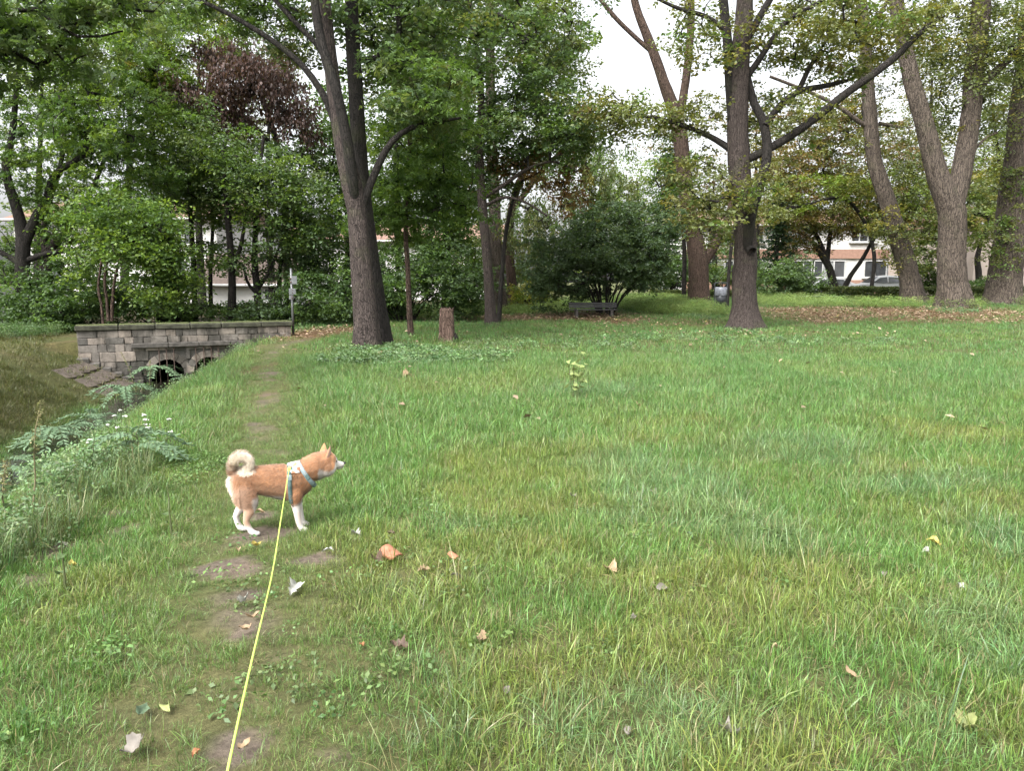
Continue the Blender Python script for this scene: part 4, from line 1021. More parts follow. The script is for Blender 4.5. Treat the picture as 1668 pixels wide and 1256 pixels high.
# ------------------------------------------------------------------ shrubs, hedges
def shrub(name, label, d, px, base, blobs, leaf, stems=9, seed=1, group=None, spread=40, cat='shrub', rise=.5, sw=3.0):
    r = np.random.default_rng(seed); st = []
    for k in range(stems):
        s = r.uniform(-1, 1); h = r.uniform(.6, 1)*90*rise*30/d
        st.append([(px + s*spread*.25, base, sw), (px + s*spread*.55 + r.normal(0, 3), base - h*.55, sw*.8, r.normal(0, .2)), (px + s*spread + r.normal(0, 6), base - h, sw*.45, r.normal(0, .5))])
    return tree(name, label, d, st, blobs, leaf, BARK_DARK, group, seed=seed, flare=.0, cat=cat, sides=8, min_join=.3)
lil = dict(n=64, rad=(.42, .42, .22), size=.12, pal=[(4, (.062, .105, .05)), (4, (.085, .13, .066)), (1, (.105, .15, .08))])
shrub('lilac_bush', 'large dark arching bush with many stems behind the bench', 29.5, 985, 510,
      [(1000, 410, 0, 95, 45, 2.2, 170), (930, 430, 0, 70, 45, 2, 120), (1060, 380, .5, 50, 50, 1.8, 90), (1040, 440, 0, 60, 26, 1.6, 60), (900, 470, .5, 45, 30, 1.4, 50), (990, 360, .5, 70, 30, 1.6, 60), (960, 470, 1, 50, 18, 1, 20)], lil, 22, 201, spread=60, rise=.9)
shrub('forsythia_bush', 'small yellow green bush left of the bench', 34, 870, 500, [(865, 480, 0, 34, 20, .9, 44), (890, 470, .3, 22, 22, .7, 20)],
      dict(n=60, rad=(.3, .3, .25), size=.09, pal=[(4, (.26, .24, .04)), (3, LI), (1, OL)]), 8, 202, spread=24, rise=.3)
shrub('viburnum_bush', 'rounded green bush above the hedge right of the oak', 40, 1285, 480, [(1285, 450, 0, 50, 28, 1.4, 110), (1255, 462, 0, 26, 18, .8, 36), (1320, 465, 0, 30, 16, .8, 36)],
      dict(n=60, rad=(.4, .4, .3), size=.12, pal=[(4, MD), (4, BG), (1, PG)]), 8, 203, spread=36, rise=.4)
shrub('laurel_bush', 'dense dark shrub below the left trunks beside the bridge', 22, 90, 545, [(95, 490, 0, 75, 50, 1.3, 150), (60, 520, -.5, 55, 34, .9, 80), (150, 500, .3, 45, 34, .9, 70), (40, 470, .5, 40, 36, .9, 44)], dark | dict(n=64, rad=(.32, .32, .22), size=.09, pal=[(5, DK), (2, BG), (1.5, MD)]), 12, 204, spread=60, rise=.5)
shrub('elder_bush', 'dark shrubs in the grove behind the bridge centre', 25, 260, 525, [(250, 500, 0, 70, 20, 1.2, 70), (330, 508, .5, 70, 14, 1.2, 40), (220, 475, 1, 50, 26, 1, 36)], dark | dict(size=.1, rad=(.36, .36, .24)), 12, 205, spread=90, rise=.35)
shrub('elder_bush', 'shrubs low behind the signpost', 25, 450, 525, [(440, 508, 0, 55, 16, 1, 36), (505, 480, 0, 60, 38, 1.4, 80), (545, 490, .3, 40, 30, 1.2, 56), (400, 508, .4, 40, 14, 1, 24)], grove | dict(size=.1, rad=(.4, .4, .26), pal=[(4, DK), (3, BG), (2, MD)]), 12, 206, spread=80, rise=.4)
shrub('elder_bush', 'dark thicket between the thick trunk and the stump', 27, 660, 520, [(640, 470, 0, 60, 40, 1.6, 110), (720, 460, 0, 60, 46, 1.6, 120), (680, 420, .5, 80, 36, 1.6, 110), (600, 480, .5, 50, 36, 1.4, 70), (760, 470, .3, 36, 40, 1.4, 70)], dark | dict(size=.11, rad=(.42, .42, .28), pal=[(5, DK), (3, BG), (2, MD)]), 14, 207, spread=90, rise=.6)
shrub('elder_bush', 'green thicket behind the pale trunk and the slim one', 38, 850, 495, [(780, 430, 0, 40, 60, 1.8, 70), (860, 440, 1, 50, 50, 1.8, 80), (760, 380, 2, 50, 60, 1.8, 60)], dark | dict(size=.14, rad=(.5, .5, .35), pal=[(4, DK), (4, MD), (2, OL)]), 8, 208, spread=60, rise=.6)
shrub('privet_bush', 'low round clipped bush right of the forked poplar', 41, 1605, 480, [(1605, 463, 0, 26, 13, .9, 70)], dict(n=60, rad=(.25, .25, .2), size=.08, pal=[(4, DK), (3, MD)]), 7, 209, spread=18, rise=.2)
shrub('hazel_bush', 'dark bushes beyond the lawn between lilac and rough trunk', 46, 1085, 475, [(1085, 440, 0, 46, 26, 1.6, 70), (1040, 455, 1, 30, 16, 1.2, 30), (1130, 430, 1, 40, 34, 1.6, 50)], dark | dict(size=.15, rad=(.5, .5, .35)), 8, 210, spread=36, rise=.4)
shrub('hazel_bush', 'bushes in front of the flats left of the oak trunk', 50, 1170, 470, [(1170, 445, 0, 24, 16, 1.2, 30), (1200, 400, 0, 30, 30, 1.4, 30), (1215, 455, 0, 30, 12, 1.2, 30)], dark | dict(size=.15, rad=(.5, .5, .35), pal=[(4, MD), (3, OL), (2, PG)]), 8, 211, spread=30, rise=.4)
shrub('hazel_bush', 'bushes by the green railing between the ridged trunks', 46, 1520, 478, [(1515, 455, 0, 24, 18, 1, 40), (1500, 420, 0, 30, 30, 1.4, 40)], dark | dict(size=.14, rad=(.45, .45, .3), pal=[(4, MD), (3, DK), (2, PG)]), 8, 212, spread=24, rise=.4)

def hedge(label, a, b, h, w, seed, size=.075, n=3000, pal=None):
    """clipped hedge between two ground points"""
    a = np.asarray(a); b = np.asarray(b); L = np.linalg.norm((b - a)[:2]); r = np.random.default_rng(seed); dv = (b - a)/L; nv = np.array([-dv[1], dv[0], 0])
    root = link('clipped_hedge', None, loc=a); tag(root, label, 'hedge')
    t = r.uniform(0, L, n); q = r.uniform(-.5, .5, n)*w; z = h*np.sqrt(r.uniform(.0, 1, n))
    top = r.uniform(size=n) < .45; z = np.where(top, h*r.uniform(.85, 1.02, n), z); q = np.where(top, q, np.where(r.uniform(size=n) < .7, -w/2*r.uniform(.75, 1.05, n), q))
    wob = .05*fbm(t*1.3, q*0 + 3, seed); cen = dv*t[:, None] + nv*q[:, None]
    gz_ = H(a[0] + cen[:, 0], a[1] + cen[:, 1]) - a[2]; cen[:, 2] = gz_ + z + wob
    v, f, c = leaf_cloud(cen, 9, (.12, .12, .09), size, pal or [(4, (.045, .07, .022)), (3, (.07, .09, .03)), (1, OL)], seed=seed)
    link('foliage', np_mesh('foliage', v, f, LEAF, c), root)
    V = []; Fs = []; o = 0
    for k in range(int(L/.35)):
        p = dv*(k*.35 + r.uniform(0, .2)); p[2] = float(H(a[0]+p[0], a[1]+p[1])) - a[2] - .03
        vv, ff = tube(np.array([p, p + [r.normal(0, .08), r.normal(0, .08), h*.5], p + [r.normal(0, .15), r.normal(0, .12), h*.92]]), np.array([.018, .012, .005]), 5); V.append(vv); Fs.append(ff + o); o += len(vv)
    link('stems', np_mesh('stems', np.concatenate(V), np.concatenate(Fs), BARK_DARK, None, True), root)
def gpt(px, d): p = P(px, 480, d); p[2] = float(H(p[0], p[1])); return p
hedge('long clipped hedge behind the ridged poplar trunks', gpt(1335, 40), gpt(1690, 39), .62, .8, 301, n=4200)
hedge('low clipped hedge line behind the litter bin', gpt(1060, 43), gpt(1330, 41), .42, .7, 302, n=3000)

# far lawn undergrowth and nettles: leafy ground cover
def leafy(name, n, rad, h, size, pal, seed, upright=.4):
    r = np.random.default_rng(seed)
    cen = np.stack([r.normal(0, rad, n), r.normal(0, rad, n), h*r.uniform(.15, 1, n)], -1)
    v, f, c = leaf_cloud(cen, 4, (.05, .05, .03), size, pal, seed=seed, spread=.7)
    return np_mesh(name, v, f, HERB, np.concatenate([c/np.array([[.1, .1, .1]]), np.zeros((len(c), 1))], 1), colname='bcol')
HERB = grass_mat('herb_leaves', .3, .5, .4)
W1_ = [(1, (.10, .10, .10)), (1, (.085, .09, .08)), (1, (.12, .115, .10))]
herb = [leafy('herb_clump', 14, .10, .16, .06, W1_, 400+i) for i in range(5)]
tallherb = [leafy('nettle_clump', 40, .15, .42, .036, W1_, 420+i) for i in range(5)]
clover = [leafy('clover_clump', 9, .05, .05, .022, W1_, 440+i) for i in range(4)]
def put_herb(name, label, protos, areas, s0, s1, tint, cat='undergrowth', jit=.25):
    X = []; Y = []
    for px, py, rx, ry, n in areas:
        c = G(px, py); rxm = rx*c[1]/F_PX; rym = max(.15, (G(px, py-ry)[1] - G(px, py+ry)[1])/2)
        a = rng.uniform(0, 6.283, n); q = np.sqrt(rng.uniform(0, 1, n)); X.append(c[0] + rxm*q*np.cos(a)); Y.append(c[1] + rym*q*np.sin(a))
    x = np.concatenate(X); y = np.concatenate(Y); k = dry_land(x, y) & ((stream_s(x, y) > .35) | (not name.startswith('bank'))); x, y = x[k], y[k]; n = len(x)
    scatter(name, label, protos, on_ground(x, y), rots(n, .12), rng.uniform(s0, s1, n), np.array(tint)*rng.uniform(1-jit, 1+jit, (n, 1))*rng.uniform(.88, 1.12, (n, 3)), cat)
put_herb('nettle_patch', 'low grey green herbs round the thick trunk and the stump', herb, [(640, 580, 90, 16, 300), (740, 585, 110, 12, 170), (560, 590, 60, 8, 60), (1213, 541, 40, 5, 40), (1141, 517, 30, 4, 40), (1553, 507, 45, 4, 60), (1488, 498, 32, 3, 40), (600, 572, 50, 6, 60), (801, 533, 18, 3, 12), (1640, 496, 36, 3, 40), (900, 562, 150, 7, 60), (1130, 552, 160, 6, 60), (1330, 560, 160, 7, 40)], .35, .85, (.115, .18, .085))
put_herb('ivy_undergrowth', 'bright leafy undergrowth along the far edge of the lawn', tallherb, [(880, 503, 120, 7, 800), (790, 508, 60, 5, 260), (1070, 497, 70, 9, 700), (690, 517, 90, 4, 200), (530, 520, 60, 5, 200), (1290, 495, 70, 5, 240), (1440, 500, 60, 3, 90), (1560, 500, 40, 3, 60), (1150, 512, 40, 4, 60), (1640, 494, 40, 3, 60)], .6, 1.1, (.18, .255, .08))
put_herb('clover_patches', 'small round leaved clover in the near lawn', clover, [(172, 1070, 14, 6, 5), (45, 1195, 14, 6, 4), (850, 900, 500, 120, 60), (1200, 650, 350, 40, 160), (700, 620, 200, 30, 140), (300, 770, 60, 30, 60), (500, 1120, 160, 60, 10)], .6, 1.2, (.10, .165, .055), 'clover')
# right bank herbs
put_herb('bank_herbs', 'thick grey green weeds covering the near stream bank', tallherb, [(210, 690, 90, 50, 200), (110, 740, 80, 50, 170), (40, 800, 60, 60, 120), (260, 640, 80, 28, 220), (320, 602, 60, 14, 120), (20, 900, 30, 50, 20), (150, 790, 60, 30, 50)], .3, .75, (.135, .21, .10))
wisp = [blades('bank_wisp', GRASS, 22, .10, .2, .5, .0055, .55, 460+i, 4, .18) for i in range(5)]
put_herb('bank_grass', 'tall wispy grass on the near stream bank', wisp, [(210, 690, 110, 55, 420), (110, 740, 90, 60, 380), (40, 800, 70, 70, 300), (270, 640, 80, 30, 300), (330, 600, 60, 16, 160), (30, 900, 50, 60, 120), (150, 790, 80, 36, 200)], .3, .65, (.13, .20, .09))
put_herb('left_bank_ferns', 'leafy ferns and weeds at the top of the far bank', tallherb, [(30, 548, 50, 8, 120), (90, 545, 40, 6, 60)], .5, .9, (.07, .12, .04))

# fallen leaves: carpet on the paths and thin scatter on the lawn
LITM = leaf_mat('dry_leaves', .1, .7, .2)
def litter_mesh(n, d0, d1, size, dens, seed, pal, up=.01):
    r = np.random.default_rng(seed); x, y = sample(n, d0, d1); k = r.uniform(size=n) < dens(x, y); x, y = x[k], y[k]
    k = dry_land(x, y); x, y = x[k], y[k]
    cen = np.stack([x, y, H(x, y) + up + r.uniform(0, .03, len(x))], -1)
    return leaf_cloud(cen, 1, (.02, .02, .01), size, pal, droop=.0, seed=seed, spread=.35)
LP = [(4, (.25, .18, .125)), (3, (.185, .125, .085)), (3, (.31, .24, .165)), (1.2, (.11, .08, .06)), (.4, (.32, .26, .10))]
v, f, c = litter_mesh(110000, 15, 44, .088, lambda x, y: .7*litter(x, y), 501, LP, .05)
tag(link('leaf_litter', np_mesh('leaf_litter', v, f, LITM, c)), 'carpet of dry brown leaves on the far paths', 'leaf litter', kind='stuff')
v, f, c = litter_mesh(2600, 6.5, 42, .09, lambda x, y: .22 + 0*x, 502, LP + [(1, (.28, .27, .16))], .07)
tag(link('scattered_leaves', np_mesh('scattered_leaves', v, f, LITM, c)), 'small dry leaves scattered thinly over the lawn', 'leaf litter', kind='stuff')
# ------------------------------------------------------------------ dog
DOG_P = G(445, 868); DOG_YAW = math.radians(15)
def dog_build():
    bm = bmesh.new()
    ico = bmesh.new(); bmesh.ops.create_icosphere(ico, subdivisions=2, radius=1); iv = np.array([v.co[:] for v in ico.verts]); ifc = [tuple(v.index for v in f.verts) for f in ico.faces]; ico.free()
    V = []; Fc = []
    def ell(c, r):
        o = len(V); V.extend((iv*np.array(r) + np.array(c)).tolist()); Fc.extend([tuple(i + o for i in f) for f in ifc])
    def chain(pts):
        """pts: (x, y, z, rx, ry, rz)"""
        for a, b in zip(pts[:-1], pts[1:]):
            a, b = np.array(a), np.array(b); L = np.linalg.norm((b - a)[:3]); n = max(2, int(L/(.3*min(a[3:].min(), b[3:].min()))) + 1)
            for t in np.linspace(0, 1, n): q = a + (b - a)*t; ell(q[:3], q[3:])
    c3 = lambda x, y, z, r, k=1.0: (x, y, z, r, r*k, r)
    # trunk
    chain([(-.190, 0, .292, .052, .056, .060), (-.150, 0, .296, .06, .070, .077), (-.08, 0, .296, .06, .067, .077), (.02, 0, .283, .06, .075, .093), (.10, 0, .271, .06, .079, .104), (.165, 0, .280, .058, .073, .095), (.205, 0, .288, .048, .06, .072)])
    # neck and head (head turned a little away from the viewer)
    chain([(.165, 0, .315, .06, .064, .066), (.22, .004, .338, .06, .063, .068), (.27, .010, .350, .062, .064, .075), (.305, .018, .357, .058, .062, .069)])
    hy = math.radians(21); hc = np.array([.315, .022, .362])
    def hd(f, s, u): return (hc[0] + f*math.cos(hy) - s*math.sin(hy), hc[1] + f*math.sin(hy) + s*math.cos(hy), hc[2] + u)
    ell(hd(.012, 0, .014), (.062, .061, .054)); ell(hd(.008, -.030, -.020), (.052, .040, .046)); ell(hd(.008, .030, -.020), (.052, .040, .046))
    chain([(*hd(.05, 0, -.010), .030, .031, .032), (*hd(.078, 0, -.019), .024, .024, .0245), (*hd(.108, 0, -.023), .018, .018, .019)])
    ell(hd(.085, 0, -.035), (.026, .016, .012)); ell(hd(.055, 0, .014), (.026, .026, .016))
    # legs
    for s, dx in ((-1, 0), (1, .012)):
        y = s*.050
        chain([(.150 + dx, y*.75, .262, .052, .030, .055), (.140 + dx, y, .205, .040, .030, .042), (.136 + dx, y, .165, .027, .024, .03), (.143 + dx, y, .115, .0225, .021, .024), (.150 + dx, y, .068, .0195, .0185, .02), (.158 + dx, y, .034, .0175, .0175, .018), (.170 + dx, y, .017, .020, .0195, .016), (.186 + dx, y, .014, .019, .0185, .013)])
    y = -.052
    chain([(-.155, y*.6, .285, .072, .038, .072), (-.145, y*.9, .235, .069, .036, .065), (-.124, y, .190, .053, .032, .048), (-.124, y, .150, .037, .027, .037), (-.140, y, .112, .023, .021, .026), (-.147, y, .085, .019, .018, .02), (-.134, y, .050, .0165, .0165, .018), (-.120, y, .026, .0175, .0175, .018), (-.104, y, .016, .0195, .0195, .015), (-.086, y, .013, .018, .018, .012)])
    y = .052
    chain([(-.165, y*.6, .285, .064, .035, .068), (-.162, y*.9, .235, .056, .034, .058), (-.155, y, .190, .042, .030, .044), (-.172, y, .145, .030, .025, .034), (-.200, y, .112, .021, .020, .024), (-.212, y, .088, .018, .018, .019), (-.204, y, .050, .0165, .0165, .018), (-.192, y, .026, .0175, .0175, .018), (-.176, y, .016, .0195, .0195, .015), (-.158, y, .013, .018, .018, .012)])
    # tail curled over the back
    tl = [(-.200, 0, .325, .028), (-.210, -.004, .352, .027), (-.211, -.010, .384, .026), (-.200, -.016, .414, .027), (-.175, -.022, .434, .028), (-.146, -.026, .436, .028), (-.122, -.028, .420, .026), (-.114, -.028, .396, .022), (-.127, -.028, .378, .016), (-.143, -.026, .376, .010)]
    chain([c3(*q) for q in tl])
    me = bpy.data.meshes.new('dog_base'); me.from_pydata(V, [], Fc)
    o = link('dog_base', me)
    md = o.modifiers.new('r', 'REMESH'); md.mode = 'VOXEL'; md.voxel_size = .0052
    sm = o.modifiers.new('s', 'SMOOTH'); sm.factor = .5; sm.iterations = 5
    dg = bpy.context.evaluated_depsgraph_get(); out = bpy.data.meshes.new_from_object(o.evaluated_get(dg)); bpy.data.objects.remove(o); bpy.data.meshes.remove(me)
    return out, hd, np.array(tl)
dog_me, HD, TAIL = dog_build()
nv_ = len(dog_me.vertices); co = np.zeros(nv_*3); dog_me.vertices.foreach_get('co', co); co = co.reshape(-1, 3)

ORANGE = np.array([.375, .178, .082]); DEEP = np.array([.235, .105, .05]); CREAM = np.array([.53, .47, .39]); WHITE = np.array([.53, .49, .46]); PINKISH = np.array([.42, .28, .205])
def dog_color(p):
    x, y, z = p[:, 0], p[:, 1], p[:, 2]; n = fbm(x*40 + 7, z*40 + y*23, 3)
    c = ORANGE*(.9 + .2*n)[:, None]
    def blend(c, col, w): w = np.clip(w, 0, 1)[:, None]; return c*(1 - w) + col*w
    c = blend(c, DEEP, .6*sstep(.25, .40, fbm(x*14, z*14, 9))*sstep(.26, .33, z)*(x < .2))
    c = blend(c, PINKISH, sstep(.20, .13, z)*.6*(x < 0)); c = blend(c, PINKISH, .55*sstep(-.09, -.16, x)*sstep(.31, .25, z)); c = blend(c, PINKISH, .3*sstep(.30, .26, z)*(x < .1))
    c = blend(c, CREAM, sstep(-.185, -.225, x + .10*np.abs(z - .27))*(z < .335))             # rump
    c = blend(c, WHITE, sstep(.225, .200, z)*(x > -.10)*(x < .075)*.9)                        # belly
    c = blend(c, WHITE*np.array([.95, .88, .84]), sstep(.178, .145, z)*(x > .05))                                       # front legs
    c = blend(c, WHITE, sstep(.075, .045, z)*(x < .05))                                       # hind feet
    c = blend(c, WHITE, sstep(.155, .115, z)*(x < 0)*(y > .02))                               # far hind leg
    c = blend(c, CREAM, sstep(-.005, -.03, y*0 + (x + .075) - (z - .16)*.25 - .01)*0)
    c = blend(c, WHITE, sstep(.150, .120, z - (x - .1)*.55 + .0)*(x > .12)*(z > .12)*(z < .30))   # chest
    f = (x - HDC[0])*math.cos(HY) + (y - HDC[1])*math.sin(HY); u = z - HDC[2]; s = -(x - HDC[0])*math.sin(HY) + (y - HDC[1])*math.cos(HY)
    c = blend(c, WHITE, sstep(.036, .054, f - u*.7))                                          # muzzle
    c = blend(c, WHITE, sstep(-.026, -.044, u + .3*(f - .03))*(x > .28))                     # throat, cheek
    c = blend(c, ORANGE*1.05, sstep(.03, .012, np.abs(s))*sstep(.052, .05, f)*0)
    tz = np.min(np.linalg.norm(p[:, None, :] - TAIL[None, :, :3], axis=2), axis=1)
    k = np.argmin(np.linalg.norm(p[:, None, :] - TAIL[None, :, :3], axis=2), axis=1)
    tail = (tz < .05)*(z > .335)*(x < -.07)
    cx, cz = -.160, .400; rad = np.hypot(x - cx, z - cz)
    c = blend(c, np.array([.64, .56, .45]), tail*np.where(k < 2, .15, np.where(k < 3, .6, 1.0)))
    return np.clip(c, 0, 1)
HDC = np.array([.315, .022, .362]); HY = math.radians(21)
set_col(dog_me, dog_color(co).astype(np.float32))
FURM = bpy.data.materials.new('dog_coat'); nt = NT(FURM)
a = nt.new('Attribute', _attribute_name='col'); tc = nt.new('TexCoord'); n1 = nt.new('TexNoise', Scale=260.0, Detail=3.0); nt.link(tc.outputs['Object'], n1.inputs['Vector'])
bp = nt.new('Bump', Strength=.35, Distance=.004); nt.link(n1.outputs[0], bp.inputs['Height'])
b = nt.new('BsdfPrincipled', Roughness=.75); b.inputs['Specular IOR Level'].default_value = .2; b.inputs['Sheen Weight'].default_value = .25
nt.link(a.outputs['Color'], b.inputs['Base Color']); nt.link(bp.outputs[0], b.inputs['Normal']); o = nt.new('OutputMaterial'); nt.link(b.outputs[0], o.inputs[0])
dog_me.materials.clear(); dog_me.materials.append(FURM)
for p_ in dog_me.polygons: p_.use_smooth = True
dog_me.name = 'dog'
dog = link('dog', dog_me, loc=(DOG_P[0], DOG_P[1], DOG_P[2] + .004)); dog.rotation_euler = (0, 0, DOG_YAW); dog.scale = (.94, .98, 1.03)
tag(dog, 'reddish tan dog with curled cream tail and harness standing on the path', 'dog')
bvh = BVHTree.FromPolygons([tuple(v) for v in co], [tuple(p_.vertices) for p_ in dog_me.polygons])

# ears
EARIN = simple_mat('ear_inside', (.50, .33, .26), .8, scale=30); 
def ear(s):
    base = np.array(HD(.004, s*.034, .046)); tip = np.array(HD(.020, s*.047, .104)); fw = np.array([math.cos(HY), math.sin(HY), 0]); sd = np.array([-math.sin(HY), math.cos(HY), 0])*s
    up = tip - base; V = []; Q = []; n = 8; m_ = 9
    for i in range(m_):
        t = i/(m_-1); w = .030*(1 - t)**.75*(1 + .18*math.sin(t*3)) + .0012
        c = base + up*t - np.array([0, 0, .016])*(1 - t)
        for j in range(n):
            a_ = 2*math.pi*j/n; fr = math.cos(a_); bk = math.sin(a_)
            V.append(c + (sd*.62 - fw*.78)*fr*w*.92 + (fw*.62 + sd*.78)*bk*w*.34)
    for i in range(m_-1):
        for j in range(n): Q.append((i*n+j, i*n+(j+1) % n, (i+1)*n+(j+1) % n, (i+1)*n+j))
    V = np.array(V); cols = np.where((np.arange(len(V)) % n < 5)[:, None] & (np.arange(len(V)) % n > 0)[:, None], np.array([[.42, .27, .21]]), ORANGE[None]*1.0)
    link('ear', np_mesh('ear', V, np.array(Q), FURM, cols, True), dog)
ear(-1); ear(1)
BLACK = simple_mat('black_nose', (.012, .011, .011), .35, var=.1, spec=.6); EYEM = simple_mat('dark_eye', (.018, .012, .01), .08, var=.1, spec=.8)
def ball(name, c, r, mat, parent):
    bm = bmesh.new(); bmesh.ops.create_uvsphere(bm, u_segments=14, v_segments=10, radius=1); me = bpy.data.meshes.new(name)
    for v in bm.verts: v.co = Vector((v.co.x*r[0], v.co.y*r[1], v.co.z*r[2])) + Vector(c)
    bm.to_mesh(me); bm.free(); me.materials.append(mat)
    for p_ in me.polygons: p_.use_smooth = True
    return link(name, me, parent)
ball('nose', HD(.1255, 0, -.015), (.0095, .0105, .0085), BLACK, dog)
def surf(origin, direction):
    h = bvh.ray_cast(Vector(origin), Vector(direction)); return np.array(h[0]) if h[0] else None
fwd = np.array([math.cos(HY), math.sin(HY), 0]); sdv = np.array([-math.sin(HY), math.cos(HY), 0])
for s in (-1, 1):
    o_ = np.array(HD(.058, s*.2, .010)); h = surf(o_, -sdv*s)
    if h is not None: ball('eye', h - sdv*s*.0035, (.0072, .0062, .0058), EYEM, dog)
h = surf(np.array(HD(.09, -.2, -.031)), sdv)
if h is not None:
    mb = MB(); pts = []
    for f_ in np.linspace(.068, .112, 7):
        q = surf(np.array(HD(f_, -.2, -.031 + .002*math.cos(f_*60))), sdv)
        if q is not None: pts.append(q)
    mb.tube(pts, [.0016]*len(pts), 5); mb.build('mouth_line', BLACK, dog)

# fur strands lying back along the body
def fur(n, seed):
    r = np.random.default_rng(seed)
    tri = []; dog_me.calc_loop_triangles(); T = np.zeros(len(dog_me.loop_triangles)*3, np.int32); dog_me.loop_triangles.foreach_get('vertices', T); T = T.reshape(-1, 3)
    A, B, Cc = co[T[:, 0]], co[T[:, 1]], co[T[:, 2]]; N = np.cross(B - A, Cc - A); ar = np.linalg.norm(N, axis=1); N /= ar[:, None] + 1e-12
    k = r.choice(len(T), n, p=ar/ar.sum()); u = r.uniform(size=(n, 1)); v = r.uniform(size=(n, 1)); fl = (u + v) > 1; u = np.where(fl, 1-u, u); v = np.where(fl, 1-v, v)
    p = A[k] + (B[k]-A[k])*u + (Cc[k]-A[k])*v; nm = N[k]; x, z = p[:, 0], p[:, 2]
    dt = np.linalg.norm(p[:, None, :] - TAIL[None, :, :3], axis=2).min(1); tail = (dt < .05) & (z > .33) & (x < -.07)
    leg = (z < .16); head = x > .36
    flow = np.tile(np.array([-1., 0, -.35]), (n, 1)); flow[leg] = [-.15, 0, -1.0]
    rump = (x < -.17) & (z > .17) & ~tail; flow[rump] = [-.35, 0, -1]
    ctr = np.array([-.160, -.02, .400]); rd = p - ctr; flow[tail] = np.stack([rd[:, 2], rd[:, 1]*0, -rd[:, 0]], -1)[tail]*6 + rd[tail]*8
    neck = (x > .2) & (x < .35) & ~leg; flow[neck] = [-.8, 0, -.7]
    flow -= nm*np.sum(flow*nm, 1)[:, None]; flow /= np.linalg.norm(flow, axis=1)[:, None] + 1e-9
    lift = np.where(tail, 1.0, np.where(rump, .6, .42))[:, None]*r.uniform(.6, 1.4, (n, 1))
    d = flow + nm*lift + r.normal(0, .14, (n, 3)); d /= np.linalg.norm(d, axis=1)[:, None]
    L = np.where(tail, .022, np.where(leg, .007, np.where(head, .007, np.where(rump, .030, np.where(neck, .024, .020)))))[:, None]*r.uniform(.6, 1.25, (n, 1))
    s = np.cross(d, nm); s /= np.linalg.norm(s, axis=1)[:, None] + 1e-9; w = np.where(leg | head, .0016, .0021)[:, None]
    base = p - nm*.001; V = np.stack([base - s*w/2, base + s*w/2, base + d*L*.6 + s*w*.35 - nm*.0008, base + d*L - nm*.0022], 1)
    c = dog_color(p)*r.uniform(.68, 1.28, (n, 1)); c = c + (np.array([.52, .45, .36]) - c)*(r.uniform(0, .22, (n, 1)))
    # no strands where straps lie
    keep = np.ones(n, bool)
    for (o_, nrm, w_) in STRAPS: keep &= ~((np.abs((p - o_) @ nrm) < w_/2 + .002) & (x > .06) & ~leg)
    keep &= ~((x > .096) & (x < .172) & (z > .33))
    eye = np.array(HD(.058, -.045, .010)); keep &= np.linalg.norm(p - eye, axis=1) > .013
    keep &= np.linalg.norm(p - np.array(HD(.118, 0, -.016)), axis=1) > .014
    V = V[keep].reshape(-1, 3); c = np.repeat(np.clip(c[keep], 0, 1), 4, 0); i = np.arange(len(V)//4)*4
    return V, np.stack([i, i+1, i+2, i+3], -1), c
g0 = np.array([.108, 0, .29]); gn = np.array([1., 0, .02]); gn /= np.linalg.norm(gn)
pa, pb = np.array([.168, 0, .372]), np.array([.262, 0, .232]); dvv = (pb - pa)/np.linalg.norm(pb - pa); cn = np.array([-dvv[2], 0, dvv[0]])
STRAPS = [(g0, gn, .026), ((pa + pb)/2, cn, .026)]
V_, F_, c_ = fur(60000, 4)
link('fur', np_mesh('fur', V_, F_, FURM, c_), dog)

